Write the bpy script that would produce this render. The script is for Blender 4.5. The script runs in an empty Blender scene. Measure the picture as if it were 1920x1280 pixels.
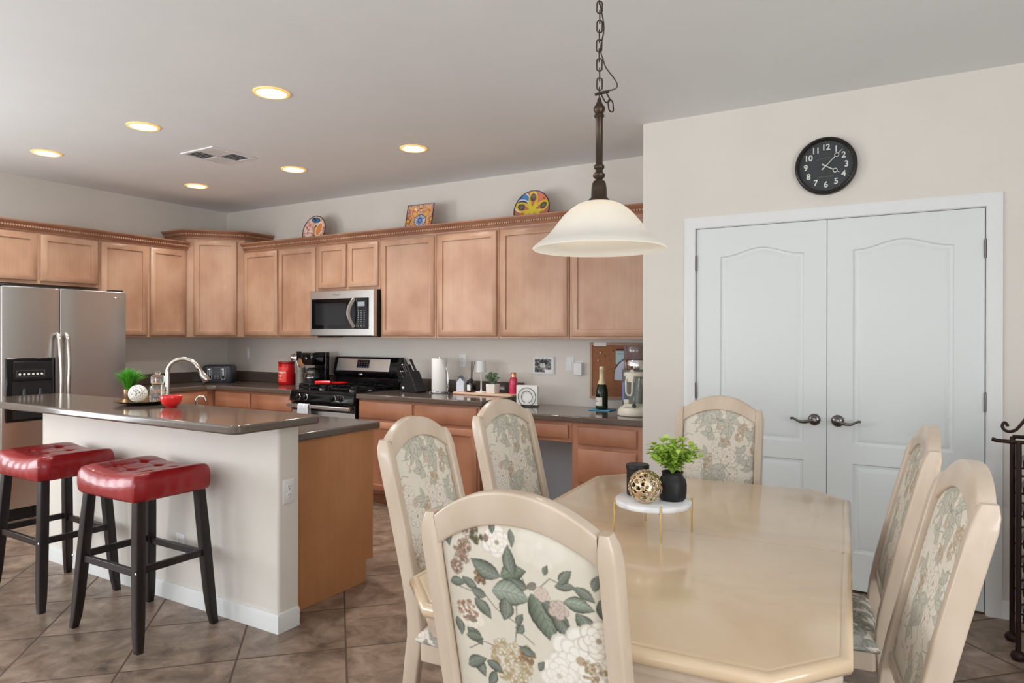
import bpy, bmesh, math, random
import numpy as np
from mathutils import Vector, Matrix
C = bpy.context.scene.collection
PI = math.pi
random.seed(7); RNG = np.random.RandomState(5)

# ------------------------------------------------------------------ camera, world, lights, exposure
F_PX, YAW, HORIZON, CAM_H = 1283.2, math.radians(30.51), 630.34, 1.3927
cam_d = bpy.data.cameras.new('camera'); cam = bpy.data.objects.new('camera', cam_d); C.objects.link(cam)
cam_d.sensor_width = 36; cam_d.lens = F_PX / 1920 * 36
cam_d.shift_y = -(640 - HORIZON) / 1920
cam_d.clip_start = .05
cam.location = (6.529, -4.897, CAM_H)
cam.rotation_euler = (Matrix.Rotation(YAW, 3, 'Z') @ Matrix.Rotation(PI/2, 3, 'X') @ Matrix.Rotation(.0023, 3, 'Z')).to_euler()
bpy.context.scene.camera = cam
sc = bpy.context.scene
sc.view_settings.view_transform = 'Standard'; sc.view_settings.look = 'None'
sc.view_settings.exposure = -0.07; sc.view_settings.gamma = 1.0
w = bpy.data.worlds.new('world'); sc.world = w; w.use_nodes = True
bg = w.node_tree.nodes['Background']; bg.inputs[0].default_value = (.85, .93, 1, 1); bg.inputs[1].default_value = .8

def area(name, loc, rot, sx, sy, power, col, shape='RECTANGLE', spread=180):
    l = bpy.data.lights.new(name, 'AREA'); l.shape = shape; l.size = sx
    if shape == 'RECTANGLE': l.size_y = sy
    l.energy = power; l.color = col; l.spread = math.radians(spread)
    o = bpy.data.objects.new(name, l); C.objects.link(o); o.location = loc; o.rotation_euler = rot
    return o
RX1, RY0, ZC = 9.2, -8.6, 2.741          # right wall, rear wall, ceiling height
# daylight entering through the three windows behind and beside the camera
area('daylight_rear_west', (2.2, RY0+.06, 1.35), (PI/2+.85, 0, 0), 2.6, 1.9, 125, (.92, .96, 1))
area('daylight_rear_east', (6.4, RY0+.06, 1.25), (PI/2+.85, 0, 0), 3.4, 2.2, 55, (.92, .96, 1))
area('daylight_right', (RX1-.06, -5.2, 1.35), (PI/2+.7, 0, PI/2), 2.6, 1.8, 115, (.93, .965, 1))
area('daylight_left', (.06, -5.3, 1.4), (PI/2+.55, 0, -PI/2), 2.6, 1.8, 150, (.93, .965, 1))

# ------------------------------------------------------------------ materials
def lin(c):
    return tuple(((v/255)/12.92 if v/255 <= .04045 else ((v/255+.055)/1.055)**2.4) for v in c)
class NT:
    def __init__(s, m): s.t = m.node_tree; s.n = s.t.nodes; s.p = s.n['Principled BSDF']
    def add(s, k, **kw):
        n = s.n.new(k)
        for a, b in kw.items(): setattr(n, a, b)
        return n
    def link(s, a, b): s.t.links.new(a, b)
def mat(name, col, rough=.5, metal=0, alpha=1, spec=.5, emit=None, es=0, trans=0, coat=0, ior=1.45):
    m = bpy.data.materials.new(name); m.use_nodes = True
    p = m.node_tree.nodes['Principled BSDF']
    p.inputs['Base Color'].default_value = (*lin(col), 1); p.inputs['Roughness'].default_value = rough
    p.inputs['Metallic'].default_value = metal; p.inputs['Specular IOR Level'].default_value = spec
    p.inputs['Transmission Weight'].default_value = trans; p.inputs['Coat Weight'].default_value = coat
    p.inputs['IOR'].default_value = ior; p.inputs['Coat Roughness'].default_value = .08
    if emit: p.inputs['Emission Color'].default_value = (*lin(emit), 1); p.inputs['Emission Strength'].default_value = es
    return m
def noisy(name, c1, c2, scale=(4, 4, 4), rough=.5, detail=4, lo=.35, hi=.65, bump=0, bscale=None, distort=0, c3=None, metal=0, coat=0, spec=.5):
    """two or three colours mixed by object-space noise"""
    m = mat(name, c1, rough, metal, coat=coat, spec=spec); g = NT(m)
    tc = g.add('ShaderNodeTexCoord'); mp = g.add('ShaderNodeMapping'); mp.inputs['Scale'].default_value = scale
    no = g.add('ShaderNodeTexNoise'); no.inputs['Scale'].default_value = 1; no.inputs['Detail'].default_value = detail
    no.inputs['Distortion'].default_value = distort
    cr = g.add('ShaderNodeValToRGB'); e = cr.color_ramp.elements
    e[0].position = lo; e[0].color = (*lin(c1), 1); e[1].position = hi; e[1].color = (*lin(c2), 1)
    if c3: k = e.new((lo+hi)/2); k.color = (*lin(c3), 1)
    g.link(tc.outputs['Object'], mp.inputs[0]); g.link(mp.outputs[0], no.inputs[0])
    g.link(no.outputs[0], cr.inputs[0]); g.link(cr.outputs[0], g.p.inputs['Base Color'])
    if bump:
        b = g.add('ShaderNodeBump'); b.inputs['Strength'].default_value = bump; b.inputs['Distance'].default_value = .002
        n2 = no
        if bscale:
            n2 = g.add('ShaderNodeTexNoise'); n2.inputs['Scale'].default_value = bscale
            g.link(tc.outputs['Object'], n2.inputs[0])
        g.link(n2.outputs[0], b.inputs['Height']); g.link(b.outputs[0], g.p.inputs['Normal'])
    return m
def wood(name, c1, c2, c3, sc_=(9, 9, 1.3), rough=.38, coat=0.0):
    """maple: broad blotches plus fine vertical grain"""
    m = mat(name, c1, rough, coat=coat); g = NT(m)
    tc = g.add('ShaderNodeTexCoord'); oi = g.add('ShaderNodeObjectInfo')
    ad = g.add('ShaderNodeVectorMath', operation='ADD'); ml = g.add('ShaderNodeVectorMath', operation='SCALE'); ml.inputs['Scale'].default_value = 13
    cb = g.add('ShaderNodeCombineXYZ')
    for k in range(3): g.link(oi.outputs['Random'], cb.inputs[k])
    g.link(cb.outputs[0], ml.inputs[0]); g.link(tc.outputs['Object'], ad.inputs[0]); g.link(ml.outputs[0], ad.inputs[1])
    def n(scale, det):
        mp = g.add('ShaderNodeMapping'); mp.inputs['Scale'].default_value = scale
        no = g.add('ShaderNodeTexNoise'); no.inputs['Scale'].default_value = 1; no.inputs['Detail'].default_value = det
        g.link(ad.outputs[0], mp.inputs[0]); g.link(mp.outputs[0], no.inputs[0]); return no
    a = n((2.8, 2.8, 2.2), 3); b = n((sc_[0]*8, sc_[1]*8, sc_[2]*1.2), 5)
    cr = g.add('ShaderNodeValToRGB'); e = cr.color_ramp.elements
    e[0].position = .33; e[0].color = (*lin(c2), 1); e[1].position = .66; e[1].color = (*lin(c3), 1)
    k = e.new(.5); k.color = (*lin(c1), 1)
    g.link(a.outputs[0], cr.inputs[0])
    mx = g.add('ShaderNodeMix', data_type='RGBA', blend_type='MULTIPLY'); mx.inputs[0].default_value = .2
    c2r = g.add('ShaderNodeValToRGB'); c2r.color_ramp.elements[0].position = .3; c2r.color_ramp.elements[0].color = (.72, .68, .64, 1); c2r.color_ramp.elements[1].position = .62
    g.link(b.outputs[0], c2r.inputs[0]); g.link(cr.outputs[0], mx.inputs[6]); g.link(c2r.outputs[0], mx.inputs[7])
    g.link(mx.outputs[2], g.p.inputs['Base Color'])
    return m
def vcol(name, rough=.7, coat=0):
    m = mat(name, (255, 255, 255), rough, coat=coat); g = NT(m)
    a = g.add('ShaderNodeAttribute'); a.attribute_name = 'pattern'
    g.link(a.outputs['Color'], g.p.inputs['Base Color']); return m
def floor_mat():
    m = mat('ceramic_tile', (130, 110, 95), .33); g = NT(m)
    tc = g.add('ShaderNodeTexCoord'); sp = g.add('ShaderNodeSeparateXYZ'); g.link(tc.outputs['Object'], sp.inputs[0])
    def M(op, a, b=None):
        n = g.add('ShaderNodeMath', operation=op)
        for i, v in enumerate((a, b)):
            if v is None: continue
            if isinstance(v, (int, float)): n.inputs[i].default_value = v
            else: g.link(v, n.inputs[i])
        return n.outputs[0]
    P = .6466
    u = M('DIVIDE', M('SUBTRACT', M('ADD', sp.outputs[0], sp.outputs[1]), 1.703), P)
    v = M('DIVIDE', M('SUBTRACT', M('SUBTRACT', sp.outputs[0], sp.outputs[1]), 6.979), P)
    def d(t): f = M('FRACT', t); return M('MINIMUM', f, M('SUBTRACT', 1.0, f))
    dist = M('MINIMUM', d(u), d(v))
    mr = g.add('ShaderNodeMapRange'); mr.inputs[1].default_value = .006; mr.inputs[2].default_value = .013; g.link(dist, mr.inputs[0])
    cb = g.add('ShaderNodeCombineXYZ'); g.link(M('FLOOR', u), cb.inputs[0]); g.link(M('FLOOR', v), cb.inputs[1])
    wn = g.add('ShaderNodeTexWhiteNoise', noise_dimensions='3D'); g.link(cb.outputs[0], wn.inputs[0])
    sh = g.add('ShaderNodeVectorMath', operation='SCALE'); sh.inputs['Scale'].default_value = 20; g.link(wn.outputs['Color'], sh.inputs[0])
    ad = g.add('ShaderNodeVectorMath', operation='ADD'); g.link(tc.outputs['Object'], ad.inputs[0]); g.link(sh.outputs[0], ad.inputs[1])
    no = g.add('ShaderNodeTexNoise'); no.inputs['Scale'].default_value = 7; no.inputs['Detail'].default_value = 8; no.inputs['Distortion'].default_value = .5; no.inputs['Roughness'].default_value = .68
    g.link(ad.outputs[0], no.inputs[0])
    cr = g.add('ShaderNodeValToRGB'); e = cr.color_ramp.elements
    e[0].position = .32; e[0].color = (*lin(TILE[0]), 1); e[1].position = .70; e[1].color = (*lin(TILE[2]), 1)
    k = e.new(.5); k.color = (*lin(TILE[1]), 1)
    g.link(no.outputs[0], cr.inputs[0])
    hs = g.add('ShaderNodeHueSaturation'); mv = g.add('ShaderNodeMapRange'); mv.inputs[3].default_value = .88; mv.inputs[4].default_value = 1.1
    g.link(wn.outputs['Value'], mv.inputs[0]); g.link(mv.outputs[0], hs.inputs['Value']); g.link(cr.outputs[0], hs.inputs['Color'])
    mx = g.add('ShaderNodeMix', data_type='RGBA'); mx.inputs[6].default_value = (*lin((88, 70, 58)), 1)
    g.link(mr.outputs[0], mx.inputs[0]); g.link(hs.outputs[0], mx.inputs[7]); g.link(mx.outputs[2], g.p.inputs['Base Color'])
    rr = g.add('ShaderNodeMapRange'); rr.inputs[3].default_value = .75; rr.inputs[4].default_value = .36; g.link(mr.outputs[0], rr.inputs[0]); g.link(rr.outputs[0], g.p.inputs['Roughness'])
    b = g.add('ShaderNodeBump'); b.inputs['Strength'].default_value = .5; b.inputs['Distance'].default_value = .003
    sm = M('ADD', mr.outputs[0], M('MULTIPLY', no.outputs[0], .35)); g.link(sm, b.inputs['Height']); g.link(b.outputs[0], g.p.inputs['Normal'])
    return m
TILE = [(92, 76, 64), (138, 118, 102), (172, 150, 134)]

WALL = noisy('wall_paint', (223, 217, 208), (226, 220, 212), (3, 3, 3), .85, bump=.12, bscale=160)
CEIL = noisy('ceiling_paint', (234, 236, 236), (237, 239, 239), (2, 2, 2), .9, bump=.12, bscale=120)
TRIM = mat('white_trim', (232, 233, 232), .45)
DOORW = mat('white_door', (226, 230, 229), .42)
FLOOR = floor_mat()
MAPLE = wood('maple', (187, 147, 121), (172, 130, 104), (197, 160, 134))
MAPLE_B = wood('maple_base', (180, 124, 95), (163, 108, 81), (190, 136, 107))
VENEER = wood('honey_veneer', (196, 138, 92), (188, 130, 84), (204, 146, 100), rough=.45)
CROWN = wood('maple_crown', (164, 116, 90), (150, 102, 78), (176, 128, 102))
COUNTER = noisy('brown_countertop', (94, 82, 74), (102, 90, 81), (160, 160, 160), .12, coat=.3)
BIRCH = noisy('whitewashed_wood', (212, 194, 175), (202, 183, 162), (14, 14, 3), .3, coat=.25, detail=5)
TABLE = noisy('table_veneer', (208, 180, 146), (218, 194, 163), (2.5, 2.5, 2.5), .2, coat=.4, detail=6, distort=.8)
FABRIC = vcol('floral_fabric', .85)
GLAZE = vcol('painted_glaze', .25, .3)
STEEL = mat('stainless_steel', (200, 198, 195), .30, 1)
NICKEL = mat('brushed_nickel', (200, 195, 188), .22, 1)
CHROME = mat('chrome', (225, 225, 228), .07, 1)
PEWTER = mat('dark_pewter', (120, 115, 112), .2, 1)
BLACK = mat('black_gloss', (14, 14, 16), .12)
BLACKM = mat('black_matte', (26, 26, 28), .5)
CHAR = mat('charcoal_plastic', (58, 62, 70), .3)
GREYP = mat('grey_plastic', (120, 122, 126), .5)
ESPR = noisy('espresso_wood', (26, 18, 17), (36, 26, 24), (20, 20, 4), .35)
LEATH = noisy('red_leather', (138, 16, 22), (156, 24, 28), (6, 6, 6), .36, bump=.25, bscale=220, coat=.25)
WHITE = mat('white_satin', (236, 236, 236), .45)
CREAM = mat('cream_plastic', (226, 221, 206), .3)
PAPER = mat('paper', (235, 235, 232), .8)
BRONZE = mat('oiled_bronze', (74, 62, 52), .38, .75)
BRASS = mat('polished_brass', (208, 178, 112), .2, 1)
GOLDM = mat('gold_metal', (224, 202, 168), .22, 1)
ROSEG = mat('rose_gold', (222, 184, 150), .2, 1)
IRON = mat('wrought_iron', (48, 30, 26), .45, .5)
REDP = mat('red_gloss', (196, 20, 26), .25)
REDC = mat('red_ceramic', (226, 40, 38), .18, coat=.4)
PINK = mat('pink_bottle', (214, 60, 98), .25)
GLASS = mat('clear_glass', (245, 248, 248), .03, trans=1, ior=1.45)
DGLASS = mat('dark_glass', (8, 8, 10), .05)
GREENG = mat('green_bottle_glass', (22, 40, 22), .06)
MARBLE = noisy('white_marble', (238, 238, 240), (205, 207, 210), (7, 7, 7), .2, detail=7, lo=.5, hi=.75, distort=1.2)
LEAF1 = noisy('bright_green_leaf', (150, 190, 62), (192, 218, 104), (30, 30, 30), .45)
LEAF2 = noisy('sage_leaf', (140, 164, 132), (186, 200, 176), (40, 40, 40), .6)
GRASS = noisy('grass_blade', (48, 138, 22), (98, 182, 48), (60, 60, 20), .5)
CORK = noisy('cork', (150, 98, 66), (168, 116, 82), (120, 120, 120), .9)
BLUEM = mat('blue_coaster', (96, 168, 200), .5)
TOWELM = noisy('grey_cloth', (196, 200, 208), (212, 215, 222), (60, 60, 60), .9)
GREYW = WALL
BONE = mat('white_porcelain', (240, 238, 232), .3)
BOARDW = noisy('pale_board_wood', (226, 190, 166), (214, 176, 150), (8, 60, 60), .5)

# ------------------------------------------------------------------ mesh helpers
class G:
    def __init__(s): s.b = bmesh.new()
    def face(s, vs):
        try: return s.b.faces.new(vs)
        except ValueError: return None
    def loft(s, loops, cap0=True, cap1=True, closed=True):
        L = [[s.b.verts.new(p) for p in l] for l in loops]; n = len(L[0])
        for A, B in zip(L, L[1:]):
            for i in range(n if closed else n-1): s.face((A[i], A[(i+1) % n], B[(i+1) % n], B[i]))
        if cap0: s.face(L[0][::-1])
        if cap1: s.face(L[-1])
        return s
    def box(s, x0, y0, z0, x1, y1, z1):
        f = lambda z: [(x0, y0, z), (x1, y0, z), (x1, y1, z), (x0, y1, z)]
        return s.loft([f(z0), f(z1)])
    def prism(s, poly, z0, z1):
        return s.loft([[(x, y, z0) for x, y in poly], [(x, y, z1) for x, y in poly]])
    def prism_x(s, poly, x0, x1):   # poly in (y,z)
        return s.loft([[(x0, y, z) for y, z in poly], [(x1, y, z) for y, z in poly]])
    def prism_y(s, poly, y0, y1):   # poly in (x,z)
        return s.loft([[(x, y1, z) for x, z in poly], [(x, y0, z) for x, z in poly]])
    def cyl(s, p0, p1, r0, r1=None, n=20, cap=True):
        return s.tube([p0, p1], [r0, r0 if r1 is None else r1], n, cap)
    def tube(s, pts, r, n=8, cap=True, sq=None):
        pts = [Vector(p) for p in pts]; k = len(pts)
        if not hasattr(r, '__len__'): r = [r]*k
        loops = []; up = None
        for i, p in enumerate(pts):
            d = (pts[min(i+1, k-1)] - pts[max(i-1, 0)])
            d = d.normalized() if d.length > 1e-9 else Vector((0, 0, 1))
            if up is None: up = Vector((0, 0, 1)) if abs(d.z) < .9 else Vector((1, 0, 0))
            a = (up - d*up.dot(d)).normalized(); up = a; c = d.cross(a)
            if sq: loops.append([p + a*x*sq[0]*r[i] + c*y*sq[1]*r[i] for x, y in ((-1, -1), (1, -1), (1, 1), (-1, 1))])
            else: loops.append([p + (a*math.cos(t) + c*math.sin(t))*r[i] for t in [2*PI*j/n for j in range(n)]])
        return s.loft(loops, cap, cap)
    def lathe(s, prof, c=(0, 0, 0), n=32, cap0=True, cap1=True, ax=None):
        X, Y, Z = Vector((1, 0, 0)), Vector((0, 1, 0)), Vector((0, 0, 1))
        if ax: Z = Vector(ax).normalized(); X = Z.orthogonal().normalized(); Y = Z.cross(X)
        c = Vector(c)
        return s.loft([[c + X*r*math.cos(2*PI*j/n) + Y*r*math.sin(2*PI*j/n) + Z*z for j in range(n)] for r, z in prof], cap0, cap1)
    def sph(s, c, r, n=16, sz=1):
        return s.lathe([(max(r*math.sin(PI*i/n), 1e-4), -r*sz*math.cos(PI*i/n)) for i in range(n+1)], c, n*2)
    def sweep(s, path, prof, closed=False):
        """profile (out, up) swept along a flat polyline; out = right-hand side of travel"""
        P = [Vector((x, y)) for x, y in [(p[0], p[1]) for p in path]]; z = path[0][2] if len(path[0]) > 2 else 0
        loops = []
        for i, p in enumerate(P):
            d0 = (P[i]-P[i-1]).normalized() if i > 0 else (P[1]-P[0]).normalized()
            d1 = (P[i+1]-P[i]).normalized() if i < len(P)-1 else d0
            n0 = Vector((d0.y, -d0.x)); n1 = Vector((d1.y, -d1.x)); m = (n0+n1).normalized(); m = m/max(.3, m.dot(n0))
            loops.append([(p.x+m.x*o, p.y+m.y*o, z+u) for o, u in prof])
        return s.loft(loops)
    def xf(s, M):
        bmesh.ops.transform(s.b, matrix=M, verts=s.b.verts); return s
    def ob(s, name, m, parent=None, bevel=0, seg=2, flat=False, loc=None, ang=48, kind=None):
        bmesh.ops.recalc_face_normals(s.b, faces=s.b.faces)
        me = bpy.data.meshes.new(name); s.b.to_mesh(me); s.b.free()
        me.materials.append(m)
        if not flat:
            for p in me.polygons: p.use_smooth = True
            me.set_sharp_from_angle(angle=math.radians(ang))
        o = bpy.data.objects.new(name, me); C.objects.link(o); o.parent = parent
        if loc: o.location = loc
        if bevel:
            b = o.modifiers.new('bevel', 'BEVEL'); b.width = bevel; b.segments = seg; b.limit_method = 'ANGLE'; b.angle_limit = math.radians(40); b.harden_normals = False
        if kind: o['kind'] = kind
        return o
def smooth(P, n=5):
    P = [Vector(p) for p in P]; out = []
    for i in range(len(P)-1):
        a, b, c, d = P[max(i-1, 0)], P[i], P[i+1], P[min(i+2, len(P)-1)]
        for j in range(n):
            t = j/n; out.append(.5*((2*b)+(c-a)*t+(2*a-5*b+4*c-d)*t*t+(3*b-a-3*c+d)*t**3))
    return out+[P[-1]]
def tag(o, label, cat, group=None):
    o['label'] = label; o['category'] = cat
    if group: o['group'] = group
    return o
def thing(name, label, cat, loc=(0, 0, 0), rz=0, group=None):
    o = bpy.data.objects.new(name, None); C.objects.link(o); o.location = loc; o.rotation_euler = (0, 0, rz)
    o.empty_display_size = .05
    return tag(o, label, cat, group)
def dup(root, loc, rz, label, group=None):
    r = root.copy(); C.objects.link(r); r.location = loc; r.rotation_euler = (0, 0, rz); r['label'] = label
    if group: r['group'] = group
    for ch in list(root.children):
        c = ch.copy(); C.objects.link(c); c.parent = r
        for g in ch.children:
            d = g.copy(); C.objects.link(d); d.parent = c
    return r
def struct(g, name, m, **k): return g.ob(name, m, kind='structure', **k)
def text_obj(txt, size, m, parent, name='lettering', M=Matrix(), align='CENTER', ext=.0004, bold=0, sx=1, bend=0, rot=0):
    cu = bpy.data.curves.new(name, 'FONT'); cu.body = txt; cu.size = size; cu.extrude = ext; cu.align_x = align; cu.align_y = 'CENTER'; cu.offset = bold
    t = bpy.data.objects.new(name, cu); C.objects.link(t); bpy.context.view_layer.update()
    me = bpy.data.meshes.new_from_object(t.evaluated_get(bpy.context.evaluated_depsgraph_get()))
    bpy.data.objects.remove(t); me.transform(Matrix.Rotation(rot, 4, 'Z') @ Matrix.Diagonal((sx, 1, 1, 1)))
    if bend:
        for v in me.vertices: a_ = v.co.x/bend; q_ = bend+v.co.z; v.co.x = q_*math.sin(a_); v.co.z = q_*math.cos(a_)-bend
    me.transform(M); me.materials.clear(); me.materials.append(m)
    o = bpy.data.objects.new(name, me); C.objects.link(o); o.parent = parent; return o
def face_M(x, y, z, rz=0):     # text standing upright, facing -Y then turned by rz
    return Matrix.Translation((x, y, z)) @ Matrix.Rotation(rz, 4, 'Z') @ Matrix.Rotation(PI/2, 4, 'X')
def rrect(x0, y0, x1, y1, r, n=6, corners=(1, 1, 1, 1)):
    out = []
    for k, (cx, cy, a) in enumerate(((x1-r, y0+r, -PI/2), (x1-r, y1-r, 0), (x0+r, y1-r, PI/2), (x0+r, y0+r, PI))):
        if corners[k]: out += [(cx+r*math.cos(a+PI/2*i/n), cy+r*math.sin(a+PI/2*i/n)) for i in range(n+1)]
        else: out.append(((x1, y0), (x1, y1), (x0, y1), (x0, y0))[k])
    return out

# ------------------------------------------------------------------ room shell
CABH = 1.376                      # underside of the wall cabinets
PX, PY = 5.038, -.7305            # pantry wall corner
struct(G().box(-.1, RY0-.1, -.1, RX1+.1, .1, 0), 'floor', FLOOR, flat=True)
struct(G().box(-.1, RY0-.1, ZC, RX1+.1, .1, ZC+.1), 'ceiling', CEIL, flat=True)

struct(G().box(0, 0, 0, PX+.1, .1, ZC), 'wall_back', WALL, flat=True)
DX0, DXM, DX1, DZ = 5.377, 6.105, 6.833, 2.045
g = G(); g.box(PX, PY, 0, DX0-.01, PY+.115, ZC).box(DX0-.01, PY, DZ+.012, DX1+.01, PY+.115, ZC).box(DX1+.01, PY, 0, RX1, PY+.115, ZC)
struct(g, 'wall_pantry', WALL, flat=True)
struct(G().box(PX, PY+.115, 0, PX+.115, 0, ZC), 'wall_pantry_return', WALL, flat=True)
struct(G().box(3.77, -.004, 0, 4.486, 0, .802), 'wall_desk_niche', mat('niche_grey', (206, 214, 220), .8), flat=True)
struct(G().box(DX0-.3, PY+.5, 0, DX1+.3, PY+.55, ZC), 'wall_pantry_inner', WALL, flat=True)
# rear wall with two windows, right wall with one
def wall_holes(axis, pos, t, a0, a1, holes):
    g = G(); xs = a0
    def B(u0, u1, z0, z1):
        if axis == 'x': g.box(u0, pos, z0, u1, pos+t, z1)
        else: g.box(pos, u0, z0, pos+t, u1, z1)
    for (h0, h1, z0, z1) in holes:
        B(xs, h0, 0, ZC); B(h0, h1, z1, ZC)
        if z0 > 0: B(h0, h1, 0, z0)
        xs = h1
    B(xs, a1, 0, ZC); return g
struct(wall_holes('x', RY0-.1, .1, 0, RX1, [(.9, 3.5, .4, 2.3), (4.7, 8.1, .15, 2.35)]), 'wall_rear', WALL, flat=True)
struct(wall_holes('y', -.1, .1, RY0, .1, [(-6.6, -4.0, .5, 2.3)]), 'wall_left', WALL, flat=True)
struct(wall_holes('y', RX1, .1, RY0, PY, [(-6.5, -3.9, .45, 2.25)]), 'wall_right', WALL, flat=True)
def window(n, axis, pos, u0, u1, z0, z1):
    g = G(); k = 3
    def B(a, b, c, d, t=.05):
        if axis == 'x': g.box(a, pos-t, c, b, pos, d)
        else: g.box(pos, a, c, pos+t, b, d)
    B(u0, u1, z0, z0+.06); B(u0, u1, z1-.06, z1)
    for i in range(k+1):
        x = u0+(u1-u0-.06)*i/k; B(x, x+.06, z0+.06, z1-.06)
    struct(g, 'window_%d' % n, TRIM)
window(1, 'x', RY0, .9, 3.5, .4, 2.3); window(2, 'x', RY0, 4.7, 8.1, .15, 2.35); window(3, 'y', RX1, -6.5, -3.9, .45, 2.25); window(4, 'y', -.06, -6.6, -4.0, .5, 2.3)
BB = [(0, 0), (.012, 0), (.012, .075), (.008, .088), (0, .09)]
struct(G().sweep([(RX1, PY, 0), (6.90, PY, 0)][::-1], BB), 'baseboard_right', TRIM)
struct(G().sweep([(PX, PY, 0), (5.31, PY, 0)], BB), 'baseboard_left', TRIM)
struct(G().sweep([(RX1, RY0, 0), (0, RY0, 0)][::1], BB), 'baseboard_rear', TRIM)
# door casing
def casing():
    g = G(); prof = [(0, 0), (.0, .014), (.012, .018), (.045, .013), (.056, .013), (.066, .010), (.066, 0)]
    path = [(DX0-.004, .0), (DX0-.004, DZ+.006), (DX1+.004, DZ+.006), (DX1+.004, 0)]
    loops = []
    for i, (x, z) in enumerate(path):
        sx = -1 if i < 2 else 1; sz = 1 if i in (1, 2) else 0
        loops.append([(x+sx*o, PY-u, z+sz*o) for o, u in prof])
    g.loft(loops)
    return g
struct(casing(), 'trim_1', TRIM)
g = G(); g.box(DX0-.01, PY, 0, DX0-.001, PY+.115, DZ+.004).box(DX1+.001, PY, 0, DX1+.01, PY+.115, DZ+.004).box(DX0-.01, PY, DZ+.003, DX1+.01, PY+.115, DZ+.012)
struct(g, 'trim_2', TRIM)
# pantry doors with arched and square moulded panels
def panel_loop(x0, x1, z0, z1, arch, ins, n=25):
    x0 += ins; x1 -= ins; z0 += ins; z1 -= ins; L = [(x0, z0), (x1, z0)]
    for i in range(n):
        t = i/(n-1); x = x1+(x0-x1)*t
        z = z1 + (arch*(.5-.5*math.cos(2*PI*t))**1.15 if arch else 0)
        L.append((x, z))
    return L
def pantry_door(n, x0, x1, px0, px1, hinge_x, hx, sgn):
    y0 = PY+.004; g = G(); b = g.b
    zb, zt = .012, DZ
    outer = [b.verts.new((x, y0, z)) for x, z in ((x0, zb), (x1, zb), (x1, zt), (x0, zt))]
    edges = [b.edges.new((outer[i], outer[(i+1) % 4])) for i in range(4)]
    ALL = []
    for (z0, z1, arch) in ((.80, 1.872, .046), (.215, .70, 0)):
        loops = []
        for ins, dy in ((0, 0), (.006, .009), (.018, .010), (.034, .003), (.045, .001)):
            loops.append([b.verts.new((x, y0+dy, z)) for x, z in panel_loop(px0, px1, z0, z1, arch, ins)])
        k = len(loops[0])
        edges += [b.edges.new((loops[0][i], loops[0][(i+1) % k])) for i in range(k)]
        ALL.append(loops)
    bmesh.ops.triangle_fill(b, edges=edges, use_beauty=True)
    for loops in ALL:
        k = len(loops[0])
        for A, B in zip(loops, loops[1:]):
            for i in range(k): g.face((A[i], A[(i+1) % k], B[(i+1) % k], B[i]))
        g.face(loops[-1])
    bk = [b.verts.new((x, y0+.035, z)) for x, z in ((x0, zb), (x1, zb), (x1, zt), (x0, zt))]
    for i in range(4): g.face((outer[i], outer[(i+1) % 4], bk[(i+1) % 4], bk[i]))
    g.face(bk[::-1])
    d = struct(g, 'door_%d' % n, DOORW, ang=20)
    # lever handle with rosette
    g = G().lathe([(.033, 0), (.033, .004), (.027, .010), (.015, .014), (.012, .045), (.016, .05), (.016, .058), (.001, .06)], (hx, y0, .930), 28, ax=(0, -1, 0))
    g.ob('rosette', PEWTER, d)
    pts = [(hx+sgn*a, y0-.052, .930+c) for a, c in ((0, 0), (.02, -.004), (.045, -.011), (.07, -.010), (.09, 0), (.108, .008), (.118, .004))]
    G().tube(smooth(pts, 4), [.009]*9+[.008]*4+[.0065]*12, 12).ob('lever_handle', PEWTER, d)
    for z in (1.837, 1.065, .28):
        g = G().cyl((hinge_x, y0-.006, z-.045), (hinge_x, y0-.006, z+.045), .0065, n=10)
        g.cyl((hinge_x, y0-.006, z+.045), (hinge_x, y0-.006, z+.052), .004, n=8); g.box(hinge_x-.004, y0-.003, z-.045, hinge_x+.004, y0+.002, z+.045)
        g.ob('hinge', PEWTER, d)
    return d
pantry_door(1, DX0+.003, DXM-.0015, 5.52, 5.985, DX0+.001, 6.042, -1)
pantry_door(2, DXM+.0015, DX1-.003, 6.235, 6.70, DX1-.001, 6.161, 1)

# ------------------------------------------------------------------ cabinets
def slab(g, x0, x1, z0, z1, rings, y=0):
    """nested rectangles: (inset, depth outwards)"""
    g.loft([[(x0+i, y-d, z0+i), (x1-i, y-d, z0+i), (x1-i, y-d, z1-i), (x0+i, y-d, z1-i)] for i, d in rings])
    return g
DOOR_R = [(0, 0), (0, .014), (.005, .019), (.050, .019), (.0525, .0085), (.056, .008)]
DRAW_R = [(0, 0), (0, .013), (.008, .019)]
def cabinet(name, label, cat, loc, rz, W, D, z0, z1, doors=(), drawers=(), m=None, toe=0, group=None, open_front=False):
    """local frame: front in the plane y=0 facing -y, body behind it"""
    m = m or MAPLE; r = thing(name, label, cat, (loc[0], loc[1], z0), rz, group)
    g = G(); H = z1-z0
    if toe: g.box(.001, .07, 0, W-.001, D, toe).box(.001, 0, toe, W-.001, D, H)
    else: g.box(.001, 0, 0, W-.001, D, H)
    g.ob('body', m, r, bevel=.0015)
    for a, b, c, d in doors: slab(G(), a, b, c-z0, d-z0, DOOR_R).ob('door', m, r)
    for a, b, c, d in drawers: slab(G(), a, b, c-z0, d-z0, DRAW_R).ob('drawer_front', m, r)
    return r
UT = 2.262; dt = 2.222; db = 1.392
UP = 'maple wall cabinets on the back wall'; UL = 'maple wall cabinets on the left wall'
def U(x0, x1, doors, lab, zb=CABH, dbz=None): cabinet('wall_cabinet', lab, 'cabinet', (x0, -.33), 0, x1-x0, .328, zb, UT, [(a-x0, b-x0, dbz or db, dt) for a, b in doors], group=UP)
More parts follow.
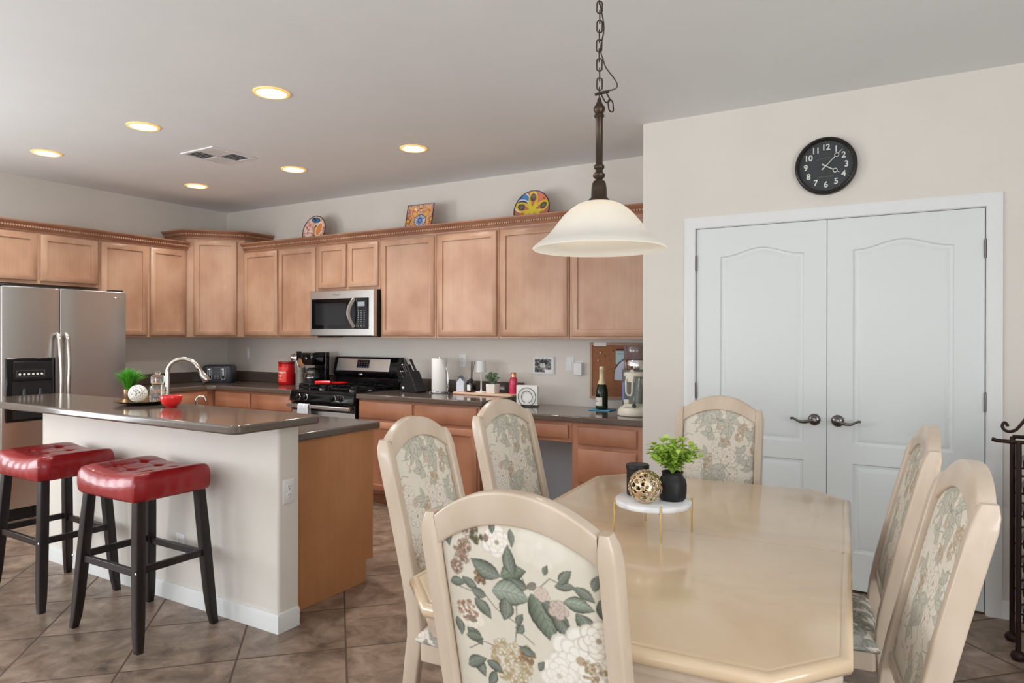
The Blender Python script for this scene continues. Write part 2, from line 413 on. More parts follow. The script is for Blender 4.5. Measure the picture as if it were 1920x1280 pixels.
U(.712, 1.738, [(.724, 1.204), (1.227, 1.722)], 'maple wall cabinet with two tall doors left of the microwave')
U(1.740, 2.505, [(1.755, 2.107), (2.133, 2.487)], 'short maple wall cabinet with two small doors above the microwave', 1.802, 1.83)
U(2.507, 3.110, [(2.524, 3.092)], 'single-door maple wall cabinet directly right of the microwave')
U(3.112, 3.718, [(3.132, 3.703)], 'single-door maple wall cabinet above the white table lamp and potted plant')
U(3.720, 4.330, [(3.737, 4.316)], 'single-door maple wall cabinet above the photo calendar, left of the pendant lamp')
U(4.332, 5.036, [(4.350, 5.020)], 'rightmost maple wall cabinet above the cork board, against the pantry wall')
def UX(y0, y1, doors, lab, zb=CABH, dbz=None): cabinet('wall_cabinet', lab, 'cabinet', (.33, y0), PI/2, y1-y0, .328, zb, UT, [(a-y0, b-y0, dbz or db, dt) for a, b in doors], group=UL)
UX(-1.550, -.712, [(-1.536, -1.112), (-1.086, -.724)], 'maple wall cabinet with two tall doors between fridge and corner')
UX(-2.560, -1.552, [(-2.53, -2.047), (-2.023, -1.566)], 'short maple wall cabinet with two wide doors above the fridge', 1.812, 1.838)
# diagonal corner cabinet, taller than its neighbours
cr_ = thing('corner_cabinet', 'tall diagonal maple corner wall cabinet with its own raised crown', 'cabinet', (0, 0, CABH))
CT = 2.385
G().prism([(.002, -.002), (.002, -.71), (.33, -.71), (.71, -.33), (.71, -.002)], 0, CT-CABH).ob('body', MAPLE, cr_, bevel=.0015)
dl = math.hypot(.38, .38)
g = slab(G(), .07, dl-.07, .016, CT-CABH-.045, DOOR_R); g.xf(Matrix.Translation((.33, -.71, 0)) @ Matrix.Rotation(PI/4, 4, 'Z')); g.ob('door', MAPLE, cr_)
# crown mouldings with dentil strip
CP = [(-.002, -.006), (.008, -.006), (.010, .006), (.018, .010), (.022, .022), (.030, .026), (.030, .040), (.036, .044), (.050, .056), (.058, .062), (.058, .072), (-.002, .072)]
def crown(path, z, lab, grp='cabinet crown mouldings'):
    o = G().sweep([(x, y, z) for x, y in path], CP).ob('crown_molding', CROWN); tag(o, lab, 'molding', grp)
    g = G()
    for (ax, ay), (bx, by) in zip(path, path[1:]):
        A = Vector((ax, ay)); B = Vector((bx, by)); L = (B-A).length; d = (B-A)/L; nn = Vector((d.y, -d.x)); k = int(L/.020)
        for i in range(k+1):
            c = A + d*(L*(i+.5)/(k+1)); h = .0058
            p = [c-d*h+nn*.028, c+d*h+nn*.028, c+d*h+nn*.041, c-d*h+nn*.041]
            g.prism([(q.x, q.y) for q in p], z+.024, z+.038)
    g.ob('dentil_strip', MAPLE, o, flat=True)
crown([(.332, -2.56), (.332, -.71)], 2.240, 'dentilled maple crown moulding along the cabinets over the fridge')
crown([(.003, -.712), (.331, -.712), (.712, -.331), (.712, -.003)], 2.362, 'raised maple crown moulding wrapped round the diagonal corner cabinet')
crown([(.714, -.332), (5.036, -.332)], 2.240, 'long dentilled maple crown moulding over the back wall cabinets')

# base cabinets
CZ = .911; BTOP = .869; BF = -.61
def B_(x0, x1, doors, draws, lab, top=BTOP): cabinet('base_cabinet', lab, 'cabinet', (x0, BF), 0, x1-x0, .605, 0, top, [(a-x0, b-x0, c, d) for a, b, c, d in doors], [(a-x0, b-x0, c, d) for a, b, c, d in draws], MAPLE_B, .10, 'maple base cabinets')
B_(.64, 1.737, [(.655, 1.165, .125, .69), (1.19, 1.722, .125, .69)], [(.655, 1.165, .715, .85), (1.19, 1.722, .715, .85)], 'maple base cabinet with two drawers left of the black range')
B_(2.515, 3.725, [(2.53, 3.092, .125, .69), (3.122, 3.705, .125, .69)], [(2.53, 3.092, .715, .85), (3.122, 3.705, .715, .85)], 'maple base cabinet with two drawers right of the range, behind the chairs')
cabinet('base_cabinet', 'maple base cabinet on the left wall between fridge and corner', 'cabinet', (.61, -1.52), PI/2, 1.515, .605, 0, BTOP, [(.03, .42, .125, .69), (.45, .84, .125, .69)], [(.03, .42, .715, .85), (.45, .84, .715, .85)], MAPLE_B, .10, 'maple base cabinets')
dz = .803
B_(4.487, 5.036, [], [(4.535, 4.958, .655, .775), (4.535, 4.958, .395, .622), (4.535, 4.958, .125, .365)], 'maple desk drawer cabinet beside the pantry wall', dz)
k = thing('desk_drawer', 'shallow maple pencil drawer under the desk counter above the knee space', 'drawer', (3.77, BF, .66))
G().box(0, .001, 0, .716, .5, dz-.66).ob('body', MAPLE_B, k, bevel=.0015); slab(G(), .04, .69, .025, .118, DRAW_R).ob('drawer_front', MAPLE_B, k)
# countertops
def ctop(poly, z0, z1, lab, splash=(), r=.008, parent_thing=None):
    o = G().prism(poly, z0, z1).ob('countertop', COUNTER, bevel=r, seg=3); tag(o, lab, 'countertop')
    for a in splash: G().box(*a).ob('backsplash', COUNTER, o, bevel=.003)
    return o
ctop([(.002, -.002), (.002, -1.53), (.637, -1.53), (.637, -.70), (.70, -.645), (1.741, -.645), (1.741, -.002)], BTOP, CZ, 'brown L-shaped countertop in the kitchen corner under the toaster',
     [(.002, -1.53, CZ, .02, -.022, CZ+.102), (.002, -.021, CZ, 1.73, -.002, CZ+.102)])
ctop([(2.511, -.002), (2.511, -.645), (3.765, -.645), (3.765, -.002)], BTOP, CZ, 'brown countertop between the range and the desk, under the paper towels',
     [(2.52, -.021, CZ, 3.765, -.002, CZ+.102)])
ctop([(3.767, -.002), (3.767, -.645), (5.035, -.645), (5.035, -.002)], .804, .846, 'lower brown desk countertop under the cork board')

# ------------------------------------------------------------------ island
BZ = 1.006
g = G().prism(rrect(1.80, -2.690, 3.962, -2.572, .015, 4, (1, 0, 0, 1)), 0, .965)
struct(g, 'wall_island', WALL, ang=50)
struct(G().sweep([(1.80, -2.60, 0), (1.80, -2.690, 0), (3.962, -2.690, 0), (3.962, -2.572, 0)], BB), 'baseboard_island', TRIM)
o = G().prism(rrect(1.58, -2.985, 4.035, -2.478, .05, 8), .966, BZ).ob('bar_countertop', COUNTER, bevel=.010, seg=3)
tag(o, 'raised brown bar countertop with rounded corners on the white island wall', 'countertop')
o = G().prism(rrect(1.72, -2.571, 3.868, -1.862, .03, 5, (0, 1, 1, 0)), .861, .901).ob('countertop', COUNTER, bevel=.009, seg=3)
tag(o, 'lower brown island countertop behind the raised bar', 'countertop')
isl = thing('island_cabinet', 'island base cabinet with honey-coloured end panel and toe kick', 'cabinet', (0, 0, 0))
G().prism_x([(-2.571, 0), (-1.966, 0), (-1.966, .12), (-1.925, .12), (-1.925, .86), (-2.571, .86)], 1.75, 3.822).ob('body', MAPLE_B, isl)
G().prism_x([(-2.571, 0), (-1.966, 0), (-1.966, .12), (-1.907, .12), (-1.907, .86), (-2.571, .86)], 3.823, 3.841).ob('end_panel', VENEER, isl, bevel=.001)
for a in (1.79, 2.46, 3.13):
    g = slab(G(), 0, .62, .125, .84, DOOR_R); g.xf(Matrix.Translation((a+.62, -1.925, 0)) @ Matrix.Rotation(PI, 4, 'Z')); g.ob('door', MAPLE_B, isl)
# outlets
def plate(lab, M, kind='outlet', w=.072, h=.116, grp='white outlet plates', name='outlet_plate', cat='outlet'):
    g = slab(G(), -w/2, w/2, -h/2, h/2, [(0, 0), (0, .002), (.004, .005)]); g.xf(M); o = g.ob(name, WHITE); tag(o, lab, cat, grp)
    if kind == 'outlet':
        for z in (-.02, .02):
            g = G().lathe([(.0165, 0), (.0165, .0068), (.015, .0075)], (0, 0, z), 20, ax=(0, -1, 0)); g.xf(M); s = g.ob('socket', WHITE, o)
            g = G().box(-.007, -.0082, z-.001, -.005, -.007, z+.008).box(.005, -.0082, z-.001, .007, -.007, z+.008).box(-.002, -.0082, z-.010, .002, -.007, z-.006); g.xf(M); g.ob('slot', BLACKM, s)
    elif kind == 'switch':
        n = round(w/.072)
        for i in range(max(1, n)):
            cx = (i-(n-1)/2)*.046
            g = slab(G(), cx-.016, cx+.016, -.033, .033, [(0, .004), (0, .007), (.003, .009)]); g.xf(M); g.ob('rocker', WHITE, o)
    return o
T = Matrix.Translation; RZ = lambda a: Matrix.Rotation(a, 4, 'Z')
plate('white double outlet on the end face of the white island wall', T((3.963, -2.632, .655)) @ RZ(PI/2))
plate('white outlet low on the island wall behind the bar stools', T((3.22, -2.691, .30)))
plate('white switch plate on the back wall near the toaster', T((.346, -.001, 1.205)), 'switch', w=.065)
plate('white outlet plate on the wall behind the reed diffuser', T((3.15, -.001, 1.18)))
plate('white light switch plate right of the photo calendar', T((4.178, -.001, 1.176)), 'switch')
o = thing('plug_in_device', 'white plug-in device in the wall beside the switch plate', 'plug', (4.262, 0, 1.14))
G().prism_y(rrect(-.034, -.05, .034, .05, .012), -.045, -.006).ob('housing', WHITE, o, bevel=.004); G().prism_y(rrect(-.034, -.055, .034, .06, .004), -.006, -.001).ob('wall_plate', WHITE, o)

# ------------------------------------------------------------------ fridge
fr = thing('refrigerator', 'stainless side-by-side refrigerator with black water dispenser', 'refrigerator', (0, 0, 0))
G().box(.04, -2.475, .03, .69, -1.55, 1.745).ob('body', mat('fridge_side', (96, 94, 94), .45), fr, bevel=.006)
G().box(.60, -2.46, 0, .70, -1.56, .085).ob('kick_grille', BLACKM, fr, bevel=.003)
def fdoor(y0, y1, lab):
    n = 9; prof = []
    for i in range(n+1):
        t = i/n; y = y0+(y1-y0)*t; b = .012*(1-(2*t-1)**4); prof.append((.75+b, y))
    return prof
def fridge_door(y0, y1, hole=None):
    pr = fdoor(y0, y1, 0); poly = [(.70, y0)] + pr + [(.70, y1)]
    return G().prism(poly, .10, 1.757)
d1 = fridge_door(-2.472, -2.077).ob('freezer_door', STEEL, fr, bevel=.004); d2 = fridge_door(-2.071, -1.552).ob('fridge_door', STEEL, fr, bevel=.004)
for d, y, s in ((d1, -2.100, 1), (d2, -2.040, -1)):
    pts = [(.765, y, .62), (.80, y, .66), (.818, y, .80), (.822, y+.004*s, 1.0), (.818, y, 1.2), (.80, y, 1.36), (.765, y, 1.405)]
    G().tube(smooth(pts, 4), .0155, 14).ob('handle', NICKEL, d)
dsp = G().box(.755, -2.452, .745, .772, -2.112, 1.222).ob('dispenser_frame', BLACK, d1, bevel=.01)
g = G().box(.7725, -2.405, 1.06, .780, -2.145, 1.195); g.ob('control_panel', mat('panel_dark', (30, 30, 32), .3), d1, bevel=.003)
g = G()
for i in range(6): g.lathe([(.0085, 0), (.0085, .003), (.006, .004)], (.780, -2.365+i*.030, 1.10), 14, ax=(1, 0, 0))
g.ob('buttons', WHITE, d1)
g = G(); g.box(.7801, -2.385, 1.08, .7806, -2.195, 1.0815).box(.7801, -2.385, 1.128, .7806, -2.195, 1.1295).box(.7801, -2.385, 1.08, .7806, -2.383, 1.128).box(.7801, -2.197, 1.08, .7806, -2.195, 1.128); g.ob('button_outline', GREYP, d1)
G().box(.7725, -2.41, .765, .7745, -2.14, 1.045).ob('dispenser_recess', BLACKM, d1, bevel=.003)
for y in (-2.335, -2.225): G().tube([(.782, y, .99), (.778, y, .93), (.776, y, .875)], [.010, .015, .022], 10).ob('paddle', CHAR, d1)
g = G().lathe([(.021, 0), (.021, .002), (.017, .004)], (0, 0, 0), 24); g.xf(T((.762, -1.640, 1.705)) @ Matrix.Rotation(PI/2, 4, 'Y') @ Matrix.Diagonal((.42, 1.35, 1, 1))); g.ob('badge', CHROME, d2)
for y in (-2.44, -1.60): G().prism(rrect(.60, y-.04, .735, y+.04, .02), 1.758, 1.775).ob('hinge_cover', BLACKM, fr, bevel=.004)
# leaning cutting board
g = G().prism_y(rrect(-.13, 0, .13, .30, .02), 0, .018)
g.xf(T((.30, -1.49, CZ+.002)) @ RZ(PI) @ Matrix.Rotation(math.radians(-9), 4, 'X'))
o = g.ob('cutting_board', ESPR, bevel=.003); tag(o, 'dark wooden cutting board leaning against the fridge side', 'cutting board')

# ------------------------------------------------------------------ microwave
mw = thing('microwave', 'stainless over-the-range microwave with curved vertical handle', 'microwave', (1.734, -.02, 1.392))
MX = .771; MY = -.400
G().box(.010, -.355, 0, MX-.002, 0, .408).ob('body', BLACKM, mw, bevel=.003)
g = G().loft([[(i, y, i), (MX-i, y, i), (MX-i, y, .408-i), (i, y, .408-i)] for i, y in ((0, -.356), (0, MY+.006), (.006, MY), (.006, MY))]); g.ob('front_frame', STEEL, mw)
G().box(.025, MY-.004, .062, MX-.055, MY-.0005, .335).ob('door_glass', DGLASS, mw, bevel=.003)
G().box(.07, MY-.0048, .095, .455, MY-.0041, .295).ob('window_mesh', mat('oven_window', (28, 29, 32), .12), mw)
G().box(.560, MY-.0052, .068, .700, MY-.0041, .330).ob('control_panel', mat('control_black', (10, 10, 12), .2), mw)
g = G()
for r in range(8):
    for c in range(3): g.box(.595+c*.034, MY-.0058, .085+r*.019, .604+c*.034, MY-.0053, .091+r*.019)
g.ob('keypad', mat('key_print', (150, 155, 165), .6), mw)
G().box(.592, MY-.0058, .262, .672, MY-.0053, .300).ob('display', mat('display_grey', (150, 160, 165), .3), mw)
hp = [(.545+.0*t, MY-.012-.048*math.sin(PI*t), .075+.255*t) for t in [i/14 for i in range(15)]]
hp = [(x-.022*math.sin(PI*i/14)+.011, y, z) for i, (x, y, z) in enumerate(hp)]
G().tube(hp, .011, 12, sq=(1.5, .8)).ob('handle', STEEL, mw, bevel=.004)
text_obj('Whirlpool', .020, GREYP, mw, 'lettering', face_M(.33, MY-.001, .368))
G().box(.03, -.33, -.006, .73, -.05, -.0005).ob('underside_vent', BLACKM, mw)

# ------------------------------------------------------------------ range
rg = thing('gas_range', 'black and stainless gas range with cast grates', 'stove', (1.748, 0, 0)); RW = .757
G().box(.001, -.60, .05, RW-.001, -.02, .885).ob('body', BLACKM, rg, bevel=.003)
G().prism_x([(-.655, .895), (-.655, .905), (-.645, .917), (-.10, .917), (-.10, .885), (-.60, .885)], 0, RW).ob('cooktop', BLACK, rg, bevel=.003)
G().prism_x([(-.60, .815), (-.665, .820), (-.672, .832), (-.655, .894), (-.60, .884)], 0, RW).ob('control_panel', BLACK, rg, bevel=.004)
for x in (.105, .195, .530, .625):
    g = G().lathe([(.024, 0), (.024, .006), (.018, .010), (.017, .028), (.014, .031)], (x, -.664, .858), 20, ax=(0, -1, .17)); g.box(x-.004, -.700, .842, x+.004, -.692, .878); g.ob('knob', BLACK, rg)
    G().lathe([(.026, 0), (.028, .001), (.026, .0035)], (x, -.665, .858), 24, ax=(0, -1, .17), cap0=False, cap1=False).ob('knob_ring', CHROME, rg)
G().box(.005, -.640, .20, RW-.005, -.601, .811).ob('oven_door', BLACK, rg, bevel=.005)
G().box(.006, -.6445, .215, RW-.006, -.6405, .742).ob('door_panel', STEEL, rg, bevel=.002)
G().box(.13, -.6465, .30, RW-.13, -.645, .58).ob('oven_window', DGLASS, rg, bevel=.004)
G().box(.005, -.640, .06, RW-.005, -.601, .19).ob('drawer', STEEL, rg, bevel=.004)
g = G().prism_x([(-.696, .766), (-.708, .770), (-.710, .794), (-.700, .800), (-.690, .798), (-.690, .768)], .008, RW-.008); g.box(.03, -.69, .773, .06, -.64, .795).box(RW-.06, -.69, .773, RW-.03, -.64, .795); g.ob('handle', STEEL, rg, bevel=.003)
# backguard
G().prism_x([(-.10, .885), (-.10, 1.01), (-.125, 1.03), (-.135, 1.06), (-.105, 1.185), (-.09, 1.198), (-.03, 1.198), (-.022, 1.18), (-.022, .885)], -.012, RW+.012).ob('backguard', BLACK, rg, bevel=.006)
def on_guard(x0, x1, z0, z1, t, m, name):
    f = lambda z: -.135+(z-1.06)*(.03/.125)
    g = G().loft([[(x0, f(z0)-a, z0), (x1, f(z0)-a, z0), (x1, f(z1)-a, z1), (x0, f(z1)-a, z1)] for a in (t[0], t[1])]); return g.ob(name, m, rg, bevel=.002)
on_guard(.035, RW-.075, 1.068, 1.182, (0, .004), STEEL, 'steel_panel')
on_guard(.285, .445, 1.095, 1.175, (.0041, .0065), mat('display_bezel', (150, 150, 152), .3, 1), 'display_bezel'); on_guard(.292, .438, 1.100, 1.170, (.0066, .008), DGLASS, 'display')
g = G(); 
for r in range(3):
    for c in range(4): g.box(.312+c*.032, -.1315+r*.0045, 1.108+r*.018, .324+c*.032, -.1303+r*.0045, 1.112+r*.018)
g.ob('display_marks', mat('mark_blue', (120, 130, 190), .5), rg)
g = G().lathe([(.02, 0), (.02, .003), (.016, .004)], (0, 0, 0), 20); g.xf(T((.335, -.127, 1.035)) @ Matrix.Rotation(PI/2, 4, 'X') @ Matrix.Diagonal((1.2, .5, 1, 1))); g.ob('badge', CHROME, rg)
GRT = mat('cast_iron', (30, 30, 32), .3, .3)
for gx in (.04, .40):
    g = G()
    for yy in (-.57, -.345, -.12):
        g.tube([(gx, yy, .935), (gx+.315, yy, .935)], .006, 6)
    for xx in (gx, gx+.105, gx+.21, gx+.315): g.tube([(xx, -.59, .935), (xx, -.10, .935)], .0055, 6)
    for yy in (-.59, -.46, -.23, -.10):
        for xx in (gx, gx+.315):
            g.tube([(xx, yy, .918), (xx, yy, .952), (xx+(.05 if xx == gx else -.05), yy, .955)], .006, 6)
    for xx in (gx+.08, gx+.235):
        for yy in (-.46, -.23): g.tube([(xx-.04, yy, .954), (xx+.04, yy, .954)], .005, 6).tube([(xx, yy-.04, .954), (xx, yy+.04, .954)], .005, 6)
    g.ob('grate', GRT, rg)
    for yy in (-.46, -.23):
        G().lathe([(.045, 0), (.045, .008), (.03, .012), (.028, .018), (.001, .02)], (gx+.157, yy, .917), 24).ob('burner', PEWTER, rg)
# red spoon rest on the grates, dish towel on the handle
g = G().loft([[(cx+r*math.cos(t), cy+q*math.sin(t), z) for t in [2*PI*i/16 for i in range(16)]] for cx, cy, r, q, z in ((2.12, -.40, .05, .035, .962), (2.12, -.40, .085, .06, .966), (2.12, -.40, .095, .07, .978), (2.12, -.40, .085, .06, .976), (2.12, -.40, .05, .035, .970))])
g.tube([(2.05, -.44, .975), (1.99, -.49, .978), (1.95, -.52, .974)], [.018, .016, .018], 10); g.xf(T((-.04, .0, .0)))
o = g.ob('spoon_rest', REDC); tag(o, 'red glazed spoon rest lying on the stove grates', 'spoon rest')
g = G(); x0, x1 = 1.905, 2.025
pr = [(-.682, .64), (-.684, .785), (-.690, .802), (-.702, .806), (-.714, .800), (-.718, .785), (-.720, .620)]
n = 13; loops = []
for i in range(n):
    t = i/(n-1); x = x0+(x1-x0)*t; wv = .0025*math.sin(t*14)
    loops.append([(x, y-(wv if y < -.715 else -wv*.3), z+(.004*math.sin(t*9) if z < .66 else 0)) for y, z in pr])
inner = [[(p[0], p[1]+(.004 if p[1] < -.70 else -.002), p[2]-.003) for p in l] for l in loops]
for L in (loops, inner): g.loft(L, False, False, closed=False)
g.tube([(x0, y, z) for y, z in pr], .0025, 6).tube([(x1, y, z) for y, z in pr], .0025, 6)
g.box(x0+.01, -.7235, .68, x1+.012, -.7195, .772)
o = g.ob('dish_towel', TOWELM); tag(o, 'light grey dish towel hanging on the oven door handle', 'towel')

# ------------------------------------------------------------------ ceiling: six downlights, air vent, pendant
DL = mat('lamp_diffuser', (255, 244, 224), .6, emit=(255, 240, 214), es=6)
DT = mat('lamp_trim', (250, 214, 140), .5, emit=(255, 196, 96), es=.55)
names = {0: 'nearest the fridge', 1: 'in the middle', 2: 'farthest right'}
dlt = [(3.45, -2.305, 'recessed ceiling light nearest the camera, front row right'), (2.24, -2.305, 'middle one of the three front recessed ceiling lights, over the island'),
       (.99, -2.285, 'leftmost of the front recessed ceiling lights, nearest the picture edge'), (.95, -1.03, 'leftmost of the back recessed ceiling lights, nearest the kitchen corner'),
       (2.19, -1.022, 'middle one of the three back recessed ceiling lights, right of the vent'), (3.42, -1.022, 'rightmost of the back recessed ceiling lights, above the square plate')]
first = None
for x, y, lab in dlt:
    if first is None:
        first = thing('recessed_light', lab, 'ceiling light', (x, y, ZC), 0, 'recessed ceiling lights')
        G().lathe([(.098, -.0005), (.096, -.006), (.082, -.008), (.078, -.002)], (0, 0, 0), 40, False, False).ob('trim_ring', DT, first)
        G().lathe([(.0795, -.0045), (.04, -.0055), (.001, -.006)], (0, 0, 0), 40).ob('lamp_lens', DL, first)
    else: dup(first, (x, y, ZC), 0, lab)
    area('downlight', (x, y, ZC-.012), (0, 0, 0), .15, .15, 9, (1, .95, .88), 'DISK', 125)
v = thing('air_vent', 'white square ceiling air vent with angled louvres', 'air vent', (2.03, -1.60, ZC))
g = G(); s = .185
g.box(-s, -s, -.008, s, -s+.025, 0).box(-s, s-.025, -.008, s, s, 0).box(-s, -s+.025, -.008, -s+.025, s-.025, 0).box(s-.025, -s+.025, -.008, s, s-.025, 0).box(-.006, -s+.025, -.008, .006, s-.025, 0).box(-s+.025, -.006, -.008, s-.025, .006, 0)
g.ob('frame', WHITE, v)
G().box(-.165, -.165, -.0015, .165, .165, -.0003).ob('duct', mat('duct_dark', (60, 60, 62), .8), v)
for qx, qy, dirx in ((0, 0, 1), (1, 0, 0), (1, 1, 1), (0, 1, 0)):
    g = G(); x0 = -.158+qx*.164; y0 = -.158+qy*.164
    for i in range(6):
        t = .012+i*.0245
        if dirx: p = [(y0+t, -.010), (y0+t+.002, -.010), (y0+t+.016, -.002), (y0+t+.013, -.002)]; g.prism_x(p, x0, x0+.152)
        else: p = [(x0+t, -.010), (x0+t+.002, -.010), (x0+t+.016, -.002), (x0+t+.013, -.002)]; g.prism_y(p, y0, y0+.152)
    g.ob('louvres', WHITE, v, flat=True)

def translucent(name, col, k):
    m = mat(name, col, .35); g = NT(m); out = g.n['Material Output']
    t = g.add('ShaderNodeBsdfTranslucent'); t.inputs[0].default_value = (*lin((255, 251, 244)), 1)
    mx = g.add('ShaderNodeMixShader'); mx.inputs[0].default_value = k
    g.link(g.p.outputs[0], mx.inputs[1]); g.link(t.outputs[0], mx.inputs[2]); g.link(mx.outputs[0], out.inputs[0]); return m
SHADE = translucent('frosted_glass', (240, 240, 236), .4)
PXY = (5.605, -2.75); PZ = 1.687
pd = thing('pendant_lamp', 'frosted bell-shaped glass pendant lamp hanging on a bronze rod and chain', 'lamp', (PXY[0], PXY[1], PZ))
op = [(.222, 0), (.226, .004), (.219, .012), (.203, .024), (.184, .038), (.168, .053), (.152, .073), (.136, .095), (.118, .116), (.098, .135), (.076, .150), (.054, .159), (.036, .163)]
ip = [(r-.005 if z > .006 else r-.006, z-.004 if z > .1 else z+.001) for r, z in op[1:]][::-1]
G().lathe(op+ip, (0, 0, 0), 64, False, False).ob('lamp_shade', SHADE, pd)
G().lathe([(.001, .155), (.034, .158), (.038, .163), (.036, .168), (.027, .176), (.026, .205), (.023, .224), (.019, .232), (.001, .233)], (0, 0, 0), 28).ob('fitter_cap', BRONZE, pd)
G().lathe([(.010, .232), (.012, .238), (.020, .246), (.021, .254), (.013, .262), (.012, .270), (.018, .276), (.018, .284), (.012, .290), (.0125, .445), (.017, .449), (.017, .455), (.013, .460), (.019, .470), (.020, .480), (.012, .492), (.008, .50), (.006, .512)], (0, 0, 0), 20).ob('rod', BRONZE, pd)
bulb = mat('bulb', (255, 250, 240), .4, emit=(255, 228, 186), es=12)
G().lathe([(.012, .14), (.014, .125), (.028, .095), (.030, .078), (.022, .058), (.001, .05)], (0, 0, 0), 20).ob('bulb', bulb, pd)
l = bpy.data.lights.new('pendant_bulb', 'POINT'); l.energy = .35; l.color = (1, .9, .78); l.shadow_soft_size = .03
lo = bpy.data.objects.new('pendant_bulb', l); C.objects.link(lo); lo.location = (PXY[0], PXY[1], PZ+.035)
def link(g, c, ang, L=.021, W=.009, r=.0024, tilt=0):
    pts = []
    for i in range(20):
        t = 2*PI*i/20; a = W*math.sin(t); b = (L-W)*(1 if math.cos(t) > 0 else -1)+W*math.cos(t)
        pts.append(Vector(c)+Matrix.Rotation(tilt, 3, 'Y') @ Vector((a*math.cos(ang), a*math.sin(ang), b)))
    g.tube(pts+[pts[0], pts[1]], r, 6, False)
z = .528; i = 0; n_link = 0
while z + .02 < ZC-PZ-.03:
    g = G(); link(g, (0.001*math.sin(i), 0, z), (.5 if i % 2 else 2.0)); g.ob('chain_link', BRONZE, pd); z += .0325; i += 1
g = G(); link(g, (.020, .008, .515), .3, tilt=-.5); g.ob('chain_link', BRONZE, pd); g = G(); link(g, (.036, .014, .485), 1.2, .021, .012, tilt=-.1); g.ob('chain_link', BRONZE, pd)
cord = [(.006, 0, .50), (.0, .0, .53), (.025, .01, .536), (.045, .02, .541), (.054, .024, .548), (.054, .024, .560), (.045, .02, .578), (.03, .012, .60), (.018, .008, .62), (.011, .005, .645), (.004, 0, .68), (.014, .006, .75), (.004, 0, .82), (-.006, 0, .88), (.008, 0, .95), (-.004, 0, ZC-PZ-.02)]
G().tube(smooth(cord, 4), .0024, 6).ob('cord', BRONZE, pd); G().tube([(-.016, 0, .528), (.03, .012, .534)], .005, 8).ob('cord_clip', BRONZE, pd)
G().lathe([(.062, ZC-PZ-.001), (.060, ZC-PZ-.012), (.03, ZC-PZ-.03), (.008, ZC-PZ-.036)], (0, 0, 0), 28).ob('canopy', BRONZE, pd)

# ------------------------------------------------------------------ wall clock
ck = thing('wall_clock', 'round black wall clock with white numerals above the pantry doors', 'clock', (6.100, PY, 2.340))
R = .158
g = G().lathe([(R, 0), (R, .030), (R-.004, .037), (R-.012, .039), (R-.018, .034), (R-.018, .012)], (0, 0, 0), 64, True, False, ax=(0, -1, 0)); g.ob('rim', mat('clock_rim', (34, 28, 25), .35), ck)
G().lathe([(R-.017, .010), (R-.017, .014), (.001, .0145)], (0, 0, 0), 64, ax=(0, -1, 0)).ob('dial', mat('clock_dial', (62, 64, 66), .7), ck)
CW = mat('clock_white', (224, 224, 218), .6)
for h in range(1, 13):
    a = PI/2-2*PI*h/12; text_obj(str(h), .046, CW, ck, 'numeral', face_M(.103*math.cos(a), -.0150, .103*math.sin(a)), bold=.0010, sx=.95)
g = G()
for i in range(60):
    a = 2*PI*i/60; r = .131; q = .0018 if i % 5 == 0 else .0007
    c = Vector((r*math.cos(a), 0, r*math.sin(a))); g.box(c.x-q, -.0158, c.z-q, c.x+q, -.0146, c.z+q)
g.ob('minute_track', mat('track_grey', (150, 150, 148), .6), ck, flat=True)
DP = mat('dial_print', (140, 140, 138), .6)
for zz, ww, aa in ((.046, .044, .010), (-.058, .036, .0)):
    g = G()
    for i in range(17):
        t = (i-8)/8; g.box(ww*t-.0014, -.0156, zz-aa*t*t-.0012, ww*t+.0010, -.0146, zz-aa*t*t+.0014)
    g.ob('dial_print', DP, ck, flat=True)
def hand(name, ang, L, tail, w, ring):
    d = Vector((math.cos(ang), 0, math.sin(ang))); g = G(); y = -.021 if name == 'minute_hand' else -.019
    P = lambda t, o=0: (d.x*t - d.z*o, y, d.z*t + d.x*o)
    g.tube([P(-tail), P(-tail*.6), P(0), P(ring-.011)], [w*1.5, w*1.5, w, w], 6); g.tube([P(ring+.010), P(L)], [w, w*.4], 6)
    g.tube([P(ring+.0105*math.cos(t), .0105*math.sin(t)) for t in [2*PI*i/16 for i in range(18)]], w*.8, 6, False); g.ob(name, CW, ck)
hand('minute_hand', math.radians(45), .118, .028, .0026, .078); hand('hour_hand', math.radians(-31), .080, .022, .003, .055)

